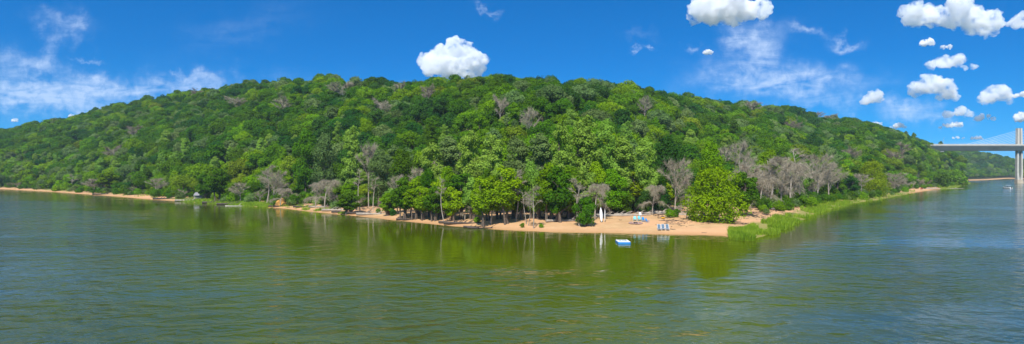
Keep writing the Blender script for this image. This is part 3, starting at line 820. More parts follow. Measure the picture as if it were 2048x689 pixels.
for k, tn, u, y, wpx, lab in BUSH:
    p = at(u, y); s = wpx*p.y/F/3.6
    b = tree('bush', k, tn, p, s, random.uniform(0, 6), lab, 'bushes along the shore', 'bush', cat='bush')
    first.setdefault(k, b)
usrc = []
for tn, k in (('dark', 0), ('mid', 1), ('bright', 2), ('grey', 0), ('mid', 2)):
    for o in C.objects:
        if o.name.startswith('foliage') and o.data == _cm.get(('bush', k, tn)): usrc.append(o); break
instance_stuff('undergrowth', np.stack([cand[:, 0], cand[:, 1], ch], 1), rng.integers(0, len(usrc), len(cand)), rng.uniform(.35, .95, len(cand)), rng.uniform(0, 6.28, len(cand)),
               usrc, 'tangled green undergrowth at the foot of the wooded bank', 'undergrowth')

# bare grey scrub on the banks: individuals
SCR = [(u, y) for u, y in ((1506,412),(1524,410),(1536,408),(1552,407),(1572,404),(1612,400),(1628,399),(1648,396),(1515,404),(1530,400),(1545,397),(1560,395),(1578,393),(1596,392),(1614,391),(1632,390),(1650,388),(1488,412),(1780,383),(1796,381),(1812,379),(1826,377),(1840,375),(1858,373),(1872,371),(1890,369),(1905,367),(1918,366),
       (365,398),(262,389),(205,385),(20,376),(35,377),(520,407),(585,409),(670,418),(715,421),(770,427),(1348,420),(1362,421),(1392,424),(1120,432),(1090,434))]
seen_z = {}
for u, y in SCR: seen_z.setdefault(zone(u), []).append((u, y))
for zn, L in seen_z.items():
    L.sort()
    for q, (u, y) in enumerate(L):
        p = at(u, y); s = (.85 + .35*random.random())*(1.9 if 1490 < u < 1670 else 1)
        if len(L) == 1: lab = f'low bare grey scrub, {zn}'
        else: lab = f'{"rightmost" if q == len(L)-1 else ORD[q]} clump of low bare grey scrub{"" if q in (0, len(L)-1) else " from the left"}, {zn}'
        dead(6 if u > 1400 else 7, p, s*.8, random.uniform(0, 6.28), lab, 'bare scrub along the shore', 1.0, 'bare_shrub', 'shrub')

# ------------------------------------------------------------------ reeds and grass (uncountable)
def blades(name, conds, n, hmin, hmax, m, label):
    r = np.random.default_rng(77+n); out_ = []
    while sum(len(o) for o in out_) < n:
        c_ = conds[r.integers(0, len(conds))]
        u = r.uniform(c_[0], c_[1], 6000); Y0 = H*F/(np.interp(u, SH[:, 0], SH[:, 1])-CY)
        Y = Y0*r.uniform(.93, 1.35, 6000); X = (u-CX)/F*Y; P = np.stack([X, Y], 1)
        h, s, _ = terrain(P); cl = fbm(X/3.5, Y/3.5, 3)
        k = (s > c_[2]) & (s < c_[3]) & (cl > c_[4]) & (r.random(6000) < np.minimum(1, 25/np.maximum(Y-60, 20)*c_[5]))
        out_.append(np.concatenate([P[k], h[k, None]], 1))
    B = np.concatenate(out_)[:n]; B[:, 2] = np.maximum(B[:, 2], -.1); n = len(B)
    hh_ = r.uniform(hmin, hmax, n)[:, None]*(.6+.8*(fbm(B[:, 0]/4, B[:, 1]/4, 2)+.5))[:, None]; a = r.uniform(0, math.pi, n); wv = np.stack([np.cos(a), np.sin(a), 0*a], 1)*r.uniform(.03, .07, n)[:, None]
    ln = r.normal(size=(n, 3))*.22; ln[:, 2] = 1
    V = np.stack([B-wv, B+wv, B+ln*hh_*.6+wv*.7, B+ln*hh_*[1.25, 1.25, .96], B+ln*hh_*.6-wv*.7], 1).reshape(-1, 3)
    Qi = np.arange(n)[:, None]*5
    me = mesh_np(name, V, [Qi+np.array([[0, 1, 2, 4]]), Qi+np.array([[4, 2, 3]])], (m,), attr={'tint': ('FACE', np.concatenate([r.random(n)]*2))})
    return tag(link(bpy.data.objects.new(name, me)), label, 'grass', kind='stuff')
REED = leaf_mat('reed_leaves', (.12, .26, .008), (.38, .50, .05), .35)
blades('reeds', [(1458, 1510, -1.4, 4.0, -.3, 2), (1462, 1560, -1.2, 4.6, .04, 3), (1500, 1700, -1.0, 4.0, .06, 3), (1640, 1830, -1.0, 5, .0, 4), (1880, 1950, -1, 8, -.3, 5)], 30000, .15, 1.1, REED, 'bright green reeds fringing the point and the right shore')
blades('shore_grass', [(350, 545, -.8, 6, -.1, 6), (545, 700, .5, 6, .07, 3), (0, 350, 2, 8, .08, 4), (1600, 1720, 5, 12, 0, 3)], 16000, .3, .8, REED, 'low bright grass on the left bank beside the water')

# ------------------------------------------------------------------ driftwood, rocks
def log_mesh(seed, L, r0):
    r = np.random.default_rng(seed); b = MB(); t = np.linspace(-.5, .5, 7)
    P = np.stack([t*L, .05*L*np.sin(5*t+seed), r0*.8+.06*L*np.abs(t)*r.random()], 1)
    b.tube(P, r0*(1.1-.8*(t+.5))+.02, 7)
    for i in range(5):
        q = r.uniform(-.3, .45); a = r.uniform(-1.2, 1.2)
        p0 = np.array([q*L, .05*L*math.sin(5*q+seed), r0]); l2 = L*r.uniform(.12, .3)
        b.tube([p0, p0+np.array([l2*.6, l2*math.sin(a)*.6, l2*.35]), p0+np.array([l2*.9, l2*math.sin(a), l2*r.uniform(.2, .8)])], [r0*.35, r0*.22, .015], 5)
    return b.mesh('driftwood_log', DEADW)
LOGM = [log_mesh(i, 4.5+i*.8, .16+.03*i) for i in range(4)]
LOGD = [m.copy() for m in LOGM]
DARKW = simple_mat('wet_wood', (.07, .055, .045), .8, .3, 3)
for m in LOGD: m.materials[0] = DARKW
LOGS = [ # u,y,rot deg, mesh, dark, label
 (675,422,12,3,0,'long driftwood log left of the round waterside tree'),(640,416,-20,2,0,'slanting driftwood on the sand under the arching snag'),(610,415,8,1,1,'dark log on the sand left of the arching snag'),
 (745,430,2,3,0,'thick pale log lying between waterside tree and beach'),(722,428,25,2,1,'dark wet log beside the round waterside tree'),(690,426,-8,2,1,'dark root tangle at the foot of the round waterside tree'),
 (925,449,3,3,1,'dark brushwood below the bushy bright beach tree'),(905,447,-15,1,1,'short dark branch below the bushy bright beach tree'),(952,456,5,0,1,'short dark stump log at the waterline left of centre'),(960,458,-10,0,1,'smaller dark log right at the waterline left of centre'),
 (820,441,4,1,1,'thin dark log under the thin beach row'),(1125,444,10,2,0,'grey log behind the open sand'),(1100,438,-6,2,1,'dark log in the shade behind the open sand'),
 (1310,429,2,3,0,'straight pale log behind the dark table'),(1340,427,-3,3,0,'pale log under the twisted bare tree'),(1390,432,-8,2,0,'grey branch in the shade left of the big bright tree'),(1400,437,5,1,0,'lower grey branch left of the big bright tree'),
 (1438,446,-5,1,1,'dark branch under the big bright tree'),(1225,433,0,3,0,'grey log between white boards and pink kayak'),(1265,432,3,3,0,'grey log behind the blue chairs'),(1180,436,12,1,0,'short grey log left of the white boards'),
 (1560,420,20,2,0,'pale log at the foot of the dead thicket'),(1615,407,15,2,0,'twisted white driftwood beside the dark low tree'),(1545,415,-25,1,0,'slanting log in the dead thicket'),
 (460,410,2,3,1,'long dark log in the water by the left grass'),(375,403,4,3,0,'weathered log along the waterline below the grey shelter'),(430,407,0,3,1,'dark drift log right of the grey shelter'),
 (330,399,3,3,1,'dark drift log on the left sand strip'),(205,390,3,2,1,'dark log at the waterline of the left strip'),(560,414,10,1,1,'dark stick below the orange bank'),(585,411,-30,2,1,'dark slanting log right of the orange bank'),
 (1862,379,0,3,0,'pale log on the stony right spit'),
]
for u, y, rd, k, dk, lab in LOGS:
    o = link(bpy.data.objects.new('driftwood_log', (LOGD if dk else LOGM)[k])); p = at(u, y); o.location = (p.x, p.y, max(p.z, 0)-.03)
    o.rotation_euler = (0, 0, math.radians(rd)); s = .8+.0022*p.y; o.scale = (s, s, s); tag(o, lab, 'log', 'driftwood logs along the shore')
def litter(n):
    r = np.random.default_rng(9); out_ = []
    while sum(map(len, out_)) < n:
        u = r.uniform(600, 1640, 8000); Y0 = H*F/(np.interp(u, SH[:, 0], SH[:, 1])-CY); Y = Y0*r.uniform(1.0, 1.5, 8000); X = (u-CX)/F*Y; P = np.stack([X, Y], 1)
        h, s, _ = terrain(P); b_ = np.interp(u, BW[:, 0], BW[:, 1]); cl = fbm(X/6, Y/6, 3)
        k = (s > 1.5) & (s < b_+4) & (cl + .35*(s/b_) + r.normal(size=8000)*.08 > .30); out_.append(np.stack([X, Y, h+.03], 1)[k])
    B = np.concatenate(out_)[:n]; a = r.uniform(0, math.pi, n); d = np.stack([np.cos(a), np.sin(a), r.normal(size=n)*.12], 1); L = r.uniform(.12, .75, n)[:, None]; w_ = np.stack([-np.sin(a), np.cos(a), 0*a], 1)*r.uniform(.02, .05, n)[:, None]
    up = np.array([0, 0, 1.0])*r.uniform(.03, .07, n)[:, None]
    V = np.stack([B-d*L-w_, B+d*L-w_, B+d*L+w_, B-d*L+w_, B-d*L*.9+up, B+d*L*.9+up], 1).reshape(-1, 3); I = np.arange(n)[:, None]*6
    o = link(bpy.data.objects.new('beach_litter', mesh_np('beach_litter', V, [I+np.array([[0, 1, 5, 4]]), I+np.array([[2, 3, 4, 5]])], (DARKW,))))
    tag(o, 'sticks and leaf litter strewn over the sand below the trees', 'litter', kind='stuff')
litter(2600)
# two half sunken pale logs off the shore
for u, y, L, lab in ((1896, 377.6, 20, 'long white log floating off the stony right spit'), (470, 412.5, 6, 'pale thin log floating beside the left grass')):
    Y = H*F/(y-CY); b = MB(); t = np.linspace(-.5, .5, 8); b.tube(np.stack([t*L, .2*np.sin(7*t), .06+0*t], 1), .11*(1.1-.7*(t+.5)), 7); b.tube([(L*.2, 0, .1), (L*.28, .3, .8), (L*.3, .5, 1.0)], [.08, .05, .02], 5)
    o = b.build('floating_log', simple_mat('bleached_wood', (.5, .46, .38), .8, .2, 1)); o.location = ((u-CX)/F*Y, Y, 0); tag(o, lab, 'log')
# rocks at the tip of the point and along the banks
def rock_mesh(seed):
    r = np.random.default_rng(seed); b = MB(); rings = []
    for z, q in ((-.35, .6), (-.1, 1), (.15, .95), (.35, .62), (.45, .2)):
        th = np.arange(8)*math.pi/4; rad_ = q*(.85+.35*r.random(8)); rings.append(np.stack([rad_*np.cos(th)*1.2, rad_*np.sin(th)*.9, np.full(8, z)+.06*r.normal(size=8)], 1))
    b.loft(rings); return b
ROCK = simple_mat('rock', (.20, .18, .16), .9, .35, 2)
RM = [rock_mesh(i).mesh('rock', ROCK) for i in range(4)]
for q in range(14):
    u = 1474+q*2.0+random.uniform(-1, 1); y = 477+random.uniform(-1.0, 2.5); Y = H*F/(y-CY)
    o = link(bpy.data.objects.new('rock', RM[q % 4])); o.location = ((u-CX)/F*Y, Y, .02); s = random.uniform(.22, .5); o.scale = (s*1.3, s, s); o.rotation_euler = (0, 0, q*1.7)
    tag(o, f'{"leftmost" if q == 0 else ORD[q]} grey rock{"" if q == 0 else " from the left"} at the tip of the reedy point', 'rock', 'rocks at the tip of the point')

# ------------------------------------------------------------------ beach things
BLUE = simple_mat('blue_plastic', (.02, .27, .62), .45, .1); TEAL = simple_mat('turquoise_plastic', (.12, .50, .62), .45, .1)
MESHC = simple_mat('slate_blue_sling', (.09, .145, .20), .7, .12); DARK = simple_mat('dark_plastic', (.03, .03, .035), .5, .1)
def adirondack(u, y, col, rz, s, lab):
    p = at(u, y); o = empty('beach_chair', p, rz); s *= .82; o.scale = (s, s, s)
    b = MB()
    for i in range(5): b.box((-.24+.12*i, .06, .36), (.105, .55, .03), Matrix.Rotation(math.radians(-10), 3, 'X'))
    b.build('seat', col, o)
    b = MB()
    for i, hh in enumerate((.66, .74, .78, .74, .66)): b.box((-.24+.12*i, .40+.15*hh/.78, .34+hh/2), (.105, .03, hh), Matrix.Rotation(math.radians(-20), 3, 'X'))
    b.box((0, .50, .62), (.6, .03, .06)); b.build('backrest', col, o)
    for sx in (-1, 1):
        b = MB(); b.box((sx*.36, .05, .56), (.14, .7, .03)); b.build('armrest', col, o)
        b = MB(); b.box((sx*.33, -.2, .27), (.05, .09, .55)); b.build('leg', col, o)
        b = MB(); b.box((sx*.33, .25, .20), (.05, .09, .62), Matrix.Rotation(math.radians(35), 3, 'X')); b.build('leg', col, o)
    tag(o, lab, 'chair', 'blue beach chairs by the fire ring')
adirondack(1270, 442.6, TEAL, -.1, 1.0, 'pale turquoise beach chair, leftmost of the four by the fire ring')
adirondack(1279.8, 442.8, TEAL, .1, 1.08, 'bright turquoise beach chair, second from the left by the fire ring')
adirondack(1289, 444, BLUE, .45, 1.0, 'blue beach chair, third from the left by the fire ring')
adirondack(1295.2, 445.5, BLUE, .6, .82, 'small deep blue chair, rightmost by the fire ring')
def lounger(u, y, lab):
    p = at(u, y); o = empty('sun_lounger', p, -.12); o.scale = (.72, .8, .8)
    b = MB()
    for sx in (-.36, .36):
        b.tube([(sx, -.75, .30), (sx, .25, .34), (sx, .95, 1.18)], .032, 6)
    b.tube([(-.36, -.75, .30), (.36, -.75, .30)], .032, 6); b.tube([(-.36, .95, 1.18), (.36, .95, 1.18)], .032, 6)
    b.build('frame', WHITE, o)
    b = MB(); b.box((0, -.25, .325), (.66, 1.0, .02)); b.build('seat', MESHC, o)
    b = MB(); b.box((0, .6, .77), (.66, .02, 1.08), Matrix.Rotation(math.radians(-39.8), 3, 'X')); b.build('backrest', MESHC, o)
    for sx in (-.36, .36):
        for yy in (-.6, .35):
            b = MB(); b.tube([(sx, yy, .33), (sx*1.12, yy-.06, -.02)], .028, 6); b.build('leg', WHITE, o)
    for sx in (-.4, .4):
        b = MB(); b.tube([(sx, -.3, .34), (sx*1.05, -.3, .58), (sx*1.02, .45, .62)], .025, 6); b.build('armrest', WHITE, o)
    tag(o, lab, 'lounger', 'slate blue loungers on the sand')
lounger(1318.5, 461, 'slate blue lounger with white frame, leftmost of three on the sand')
lounger(1326.5, 461, 'slate blue lounger with white frame, middle one of three on the sand')
lounger(1335, 461, 'slate blue lounger with white frame, rightmost of three on the sand')
# fire ring
p = at(1271, 447.5); o = empty('fire_ring', p); tag(o, 'low round ring of reddish stones on the sand before the blue chairs', 'fire ring')
STN = simple_mat('reddish_stone', (.30, .20, .18), .9, .4, 1.5)
for i in range(14):
    a = i*2*math.pi/14; s = link(bpy.data.objects.new('stone', rock_mesh(40+i).mesh('stone', STN)), o)
    s.location = (1.05*math.cos(a), 1.5*math.sin(a), .08); s.scale = (.22, .22, .3); s.rotation_euler = (0, 0, a*3)
b = MB(); b.loft([np.stack([r_*np.cos(np.arange(12)*math.pi/6), 1.35*r_*np.sin(np.arange(12)*math.pi/6), np.full(12, z_)], 1) for r_, z_ in ((.85, .02), (.5, .06))]); b.build('ash_bed', simple_mat('ash', (.12, .10, .10), .95, .4, 5), o)
b = MB()
for i in range(4): a = i*.8; b.tube([(.45*math.cos(a), .45*math.sin(a), .1), (-.35*math.cos(a), -.35*math.sin(a), .22)], .06, 6)
b.build('charred_log', DARKW, o)
# post
p = at(1262.5, 441.8); b = MB(); b.tube([(0, 0, -.2), (.02, 0, .6), (0, 0, 1.15)], [.075, .065, .06], 8); b.box((0, 0, 1.0), (.22, .06, .12)); o = b.build('wooden_post', simple_mat('tan_wood', (.42, .30, .19), .85, .2)); o.location = p
tag(o, 'short tan wooden post left of the blue chairs', 'post')
# boat hull maker: kayak or board
def hull(L, W, Hh, deck, n=13, k=12, rocker=.12):
    b = MB(); rings = []
    for t in np.linspace(-1, 1, n):
        w_ = W/2*max(.03, (1-abs(t)**2.4)); z0 = rocker*L*.15*t*t*t*t; th = np.arange(k)*2*math.pi/k
        zz = np.where(np.sin(th) < 0, np.sin(th)*Hh*.6, np.sin(th)*Hh*.4*deck)*(.35+.65*(1-abs(t)**3))
        rings.append(np.stack([np.full(k, t*L/2), w_*np.cos(th), z0+zz+Hh*.6], 1))
    return b.loft(rings)
def kayak(name, p, rz, L, W, m, lab, cockpit=True):
    o = empty(name, p, rz); hull(L, W, .34, 1).build('hull', m, o, True)
    if cockpit:
        th = np.arange(14)*2*math.pi/14; b = MB(); b.tube(np.concatenate([np.stack([.42*np.cos(th), .2*np.sin(th), np.full(14, .35)], 1), [[.42, 0, .35]]]), .03, 6); b.build('cockpit_rim', DARK, o)
        b = MB(); b.box((.1, 0, .34), (.5, .3, .02)); b.build('seat', DARK, o)
    tag(o, lab, 'kayak'); return o
kayak('kayak', at(1243.5, 431.5), .03, 2.9, .7, simple_mat('pink_plastic', (.62, .26, .32), .5, .12), 'faded pink kayak lying at the back of the beach under the green bush')
kayak('kayak', at(1326.5, 438), .9, 1.5, .6, simple_mat('yellow_plastic', (.75, .42, .03), .5, .1), 'small yellow kayak on the sand beside the dark table')
# boards standing against the bare tree
p = at(1203, 445.5)
def board(p, L, W, lean, yaw, m, stripe, lab):
    o = empty('upright_board', p, yaw); Mr = Matrix.Rotation(math.radians(90-lean), 4, 'Y')
    b = hull(L, W, .16, 1.0, 17); b.v[-1] = (b.v[-1] + [L/2, 0, 0]) @ np.asarray(Matrix.Rotation(math.radians(-(90-lean)), 3, 'Y')).T
    b.build('hull', m, o, True)
    c_ = MB(); c_.tube([(L*.12, 0, .19), (L*.85, 0, .19)], .02, 4); c_.v[-1] = c_.v[-1] @ np.asarray(Matrix.Rotation(math.radians(-(90-lean)), 3, 'Y')).T
    c_.build('centre_stripe', stripe, o)
    b = MB(); b.box((L*.12, 0, -.06), (.2, .02, .16)); b.v[-1] = b.v[-1] @ np.asarray(Matrix.Rotation(math.radians(-(90-lean)), 3, 'Y')).T
    b.build('fin', DARK, o)
    tag(o, lab, 'paddleboard'); return o
GREYP = simple_mat('pale_grey_plastic', (.55, .53, .50), .5, .1); 
board(p, 2.85, .56, 12, math.radians(100), WHITE, GREYP, 'wide white paddleboard standing upright against a bare tree')
board(at(1209.5, 444.5), 2.6, .22, 10, math.radians(75), GREYP, WHITE, 'narrow pale board leaning beside the wide white paddleboard')
# white patio chair behind
p = at(1281, 434.5); o = empty('patio_chair', p, .2); o.scale = (.85, .85, .95)
b = MB(); b.box((0, 0, .43), (.48, .46, .03)); b.build('seat', WHITE, o)
b = MB(); b.box((0, .25, .70), (.48, .03, .5), Matrix.Rotation(math.radians(-10), 3, 'X')); b.build('backrest', WHITE, o)
for sx in (-1, 1):
    b = MB(); b.box((sx*.26, 0, .64), (.05, .46, .03)); b.build('armrest', WHITE, o)
    for yy in (-.2, .2): b = MB(); b.box((sx*.23, yy, .21), (.04, .04, .43)); b.build('leg', WHITE, o)
tag(o, 'white patio chair behind the turquoise beach chairs', 'chair')
# dark table
p = at(1320.5, 437); o = empty('camp_table', p, .1); b = MB(); b.box((0, 0, .72), (.95, .7, .05)); b.build('tabletop', DARK, o)
for sx in (-.4, .4):
    for yy in (-.28, .28): b = MB(); b.box((sx, yy, .35), (.05, .05, .7)); b.build('leg', DARK, o)
tag(o, 'dark camp table at the back of the beach beside the yellow kayak', 'table')
# two dark red folding chairs on the right spit
RED = simple_mat('dark_red_fabric', (.35, .05, .04), .8, .15)
for u, y, lab in ((1842.3, 380.6, 'dark red camp chair on the stony right spit, left one'), (1845.2, 379.4, 'dark red camp chair on the stony right spit, right one')):
    p = at(u, y); o = empty('camp_chair', p, random.uniform(-.5, .5))
    b = MB(); b.box((0, 0, .42), (.5, .48, .03)); b.build('seat', RED, o); b = MB(); b.box((0, .27, .74), (.5, .03, .62), Matrix.Rotation(math.radians(-12), 3, 'X')); b.build('backrest', RED, o)
    for sx in (-1, 1):
        b = MB(); b.tube([(sx*.24, -.22, 0), (sx*.24, .22, .45)], .018, 5); b.build('leg', DARK, o); b = MB(); b.tube([(sx*.24, .22, 0), (sx*.24, -.22, .45)], .018, 5); b.build('leg', DARK, o)
    tag(o, lab, 'chair', 'camp chairs on the right spit')
# grey shelter on the left bank
p = at(397, 399.5); o = empty('grey_shelter', p, .15); GW = simple_mat('weathered_board', (.38, .36, .36), .9, .2, 1)
b = MB(); b.box((0, 0, 1.95), (2.9, 2.2, .1), Matrix.Rotation(math.radians(28), 3, 'X')); b.build('roof', simple_mat('grey_roofing', (.24, .235, .25), .7, .12, 1), o)
for sx in (-1.15, 1.15):
    for yy, hh in ((-.75, 1.5), (.75, 2.3)): b = MB(); b.box((sx, yy, hh/2), (.13, .13, hh)); b.build('post', GW, o)
b = MB(); b.box((0, .78, .9), (2.3, .05, 1.7)); b.build('back_wall', GW, o)
b = MB(); b.box((0, -.1, .45), (1.8, .5, .08)); b.box((-.7, -.1, .2), (.1, .4, .42)); b.box((.7, -.1, .2), (.1, .4, .42)); b.build('bench', GW, o)
tag(o, 'small grey roofed shelter among trees on the left bank', 'shelter')
# orange eroded bank
def mound(u, y, sx, sy, sz, m, name, lab, seed=2):
    p = at(u, y); r = np.random.default_rng(seed); n_ = 26; gx, gy = np.meshgrid(np.linspace(-1.1, 1.1, n_), np.linspace(-1.1, 1.1, n_))
    d = np.sqrt(gx**2+gy**2); z = np.clip(1-d**2, -.3, 1)*(1+.9*fbm(gx*3+5, gy*3, 3)); V = np.stack([gx.ravel()*sx, gy.ravel()*sy, z.ravel()*sz], 1)
    I = np.arange(n_*n_).reshape(n_, n_); Q = np.stack([I[:-1, :-1].ravel(), I[:-1, 1:].ravel(), I[1:, 1:].ravel(), I[1:, :-1].ravel()], 1)
    o = link(bpy.data.objects.new(name, mesh_np(name, V, Q, (m,), smooth=True))); o.location = p - Vector((0, 0, .1)); return o
o = mound(563, 411, 1.9, 2.2, 2.2, simple_mat('ochre_soil', (.55, .28, .07), .95, .3, 1.2), 'sand_bank', '', 2); tag(o, kind='structure')

# ------------------------------------------------------------------ swim platform
Yp = H*F/(488-CY); Xp = (1249-CX)/F*Yp
o = empty('swim_platform', (Xp, Yp+1.2, 0), -.02); tag(o, 'white and blue floating swim platform on the water off the beach', 'raft')
BL2 = simple_mat('raft_blue', (.02, .22, .60), .45, .06); TL = simple_mat('print_teal', (.03, .17, .20), .5, .1)
def rbox(b, w_, d_, z0, z1, rad_, k=6):
    pts = []
    for (cx_, cy_, a0) in ((w_/2-rad_, d_/2-rad_, 0), (-w_/2+rad_, d_/2-rad_, 90), (-w_/2+rad_, -d_/2+rad_, 180), (w_/2-rad_, -d_/2+rad_, 270)):
        for q in range(k+1): a = math.radians(a0+90*q/k); pts.append((cx_+rad_*math.cos(a), cy_+rad_*math.sin(a)))
    pts = np.array(pts); b.loft([np.concatenate([pts*s_, np.full((len(pts), 1), z)], 1) for z, s_ in ((z0, .98), ((z0+z1)*.5, 1.0), (z1, .985))]); return b
rbox(MB(), 1.85, 2.9, -.12, .24, .2).build('inflatable_base', BL2, o, False)
rbox(MB(), 1.79, 2.84, .244, .29, .2).build('deck', simple_mat('raft_white', (.80, .80, .78), .5, .04), o)
b = MB(); z_ = .298; t_ = .012
# printed marks: ring-like C, bar and bracket
for (cx_, cy_, w_, d_) in ((-.52, 0, .13, 1.4), (-.36, .62, .3, .22), (-.36, -.62, .3, .22), (-.10, 0, .12, .6), (.10, .55, .3, .2), (.10, -.55, .3, .2), (.22, 0, .1, 1.2), (.44, 0, .14, 1.5), (.58, .64, .24, .22), (.58, 0, .2, .2), (.58, -.64, .24, .22)):
    b.box((cx_*.85, cy_*.74, z_), (w_*.85, d_*.74, t_))
b.build('printed_mark', TL, o)
for sx in (-1, 1):
    for sy in (-1, 1):
        th = np.linspace(0, 2*math.pi, 9); b = MB(); b.tube(np.stack([sx*.76+.07*np.cos(th), sy*1.28+.0*th, .32+.06*np.sin(th)], 1), .018, 5, False); b.build('tow_ring', GREYP, o)

# ------------------------------------------------------------------ motor boat
Yb = H*F/(377.5-CY); Xb = (2014-CX)/F*Yb; o = empty('motorboat', (Xb, Yb, 0), math.radians(105)); tag(o, 'small white motorboat heading away near the bridge pylon', 'boat')
b = MB(); rings = []
for t in np.linspace(0, 1, 9):
    w_ = 1.15*(1-t**3.2)+.02; zb = -.25+.45*t**2; x = -2.6+5.2*t; zt = .75+.25*t
    rings.append([(x, -w_, zt), (x, -w_*.92, .15), (x, -w_*.5, zb+.05), (x, 0, zb-.05), (x, w_*.5, zb+.05), (x, w_*.92, .15), (x, w_, zt), (x, w_*.5, zt+.06), (x, -w_*.5, zt+.06)])
b.loft(rings); b.build('hull', WHITE, o, False)
b = MB(); b.box((.35, 0, 1.12), (.05, 1.7, .5), Matrix.Rotation(math.radians(-30), 3, 'Y')); b.build('windscreen', DARK, o)
b = MB(); b.box((-.9, 0, 1.0), (1.0, 1.5, .3)); b.build('seat', DARK, o)
b = MB(); b.box((-2.8, 0, .75), (.5, .4, .65), taper=.8); b.box((-2.85, 0, .2), (.15, .15, .9)); b.build('outboard_motor', DARK, o)
b = MB(); b.tube([(-.3, -1.05, .8), (-.5, -1.0, 2.0), (-.5, 1.0, 2.0), (-.3, 1.05, .8)], .03, 5); b.box((-.6, 0, 2.05), (1.9, 2.1, .1)); b.build('canopy', WHITE, o)

# ------------------------------------------------------------------ bridge
YB = 564.0; XPY = (2038-CX)/F*YB
def zpx(y): return H + (CY-y)*YB/F
o = empty('cable_stayed_bridge', (XPY, YB, 0)); tag(o, 'pale concrete cable-stayed bridge crossing the river at right', 'bridge')
XL = (1857-CX)/F*YB - XPY; XR = 260
zt, zb_ = zpx(291.5), zpx(301.5)
def deckprof(x, z1, z0, wt=13, wb=7): return [(x, -wt/2+2, z1), (x, -wt/2, z1-.05), (x, -wt/2, z1-.7), (x, -wb/2, z0), (x, wb/2, z0), (x, wt/2, z1-.7), (x, wt/2, z1)]
b = MB(); b.loft([deckprof(x, zt, zb_-.3*(1-abs(x)/300)) for x in np.linspace(XL, XR, 30)]); b.build('deck_girder', CONCD, o)
b = MB()
for yy in (-6.4, 6.4): b.box(((XL+XR)/2, yy, zt+.45), (XR-XL, .3, .95))
for x in np.arange(XL+3, XR, 6.0): b.box((x, -6.62, zt+.35), (.35, .18, 1.1))
b.build('parapet', CONC, o)
b = MB()
for x in np.arange(XL+2, XR, 3.0): b.tube([(x, -6.4, zt+.9), (x, -6.4, zt+1.6)], .05, 4)
b.tube([(XL, -6.4, zt+1.6), (XR, -6.4, zt+1.6)], .05, 4); b.build('railing', GREYP, o)
ztop = zpx(257)
def leg(sx):
    b = MB(); zs = [1.5, 3.5, 6, 10, 18, zb_, zt, ztop]; xo = [1.0, 1.45, 1.8, 1.95, 1.9, 1.75, 1.6, 1.35]; ww = [2.2, 1.9, 1.5, 1.35, 1.3, 1.35, 1.5, 1.5]
    b.loft([[(sx*x-w_/2, -1.3, z), (sx*x+w_/2, -1.3, z), (sx*x+w_/2, 1.3, z), (sx*x-w_/2, 1.3, z)] for z, x, w_ in zip(zs, xo, ww)]); return b
for sx in (-1, 1): leg(sx).build('pylon_leg', CONC, o)
b = MB(); b.box((0, 0, 1.2), (5.9, 3.6, 4.4), taper=.92); b.build('pier_base', simple_mat('stained_concrete', (.46, .38, .28), .85, .25, .4), o)
b = MB(); b.box((0, 0, zb_-.8), (4.6, 2.9, 1.4)); b.build('cross_beam', CONC, o)
b = MB(); b.box((0, 0, (zt+ztop)/2-.3), (1.1, 1.8, ztop-zt-1.2)); b.build('anchor_wall', CONCD, o)
nc = 8
for sd in (-1, 1):
    for i in range(nc):
        za = zpx(262+ i*3.0); xd = sd*((2038-1925)/F*YB*(1 - i/(nc+.8))); P0 = np.array([sd*1.5, 0, za]); P1_ = np.array([xd, 0, zt+.1])
        b = MB(); b.tube([P0, (P0+P1_)/2-np.array([0, 0, .15]), P1_], .10, 6); b.build('stay_cable', WHITE, o)
# side pier near the bluff
xp = (1880-CX)/F*YB - XPY; b = MB(); b.box((xp, 1, zb_-.7), (3.4, 8, 1.3)); b.build('bearing_block', CONCD, o)
b = MB(); xx_ = (1897-CX)/F*YB-XPY; b.tube([(xx_, 6.2, zt), (xx_, 6.2, zt+7.5), (xx_, 4.6, zt+8)], .09, 5); b.build('light_pole', GREYP, o)

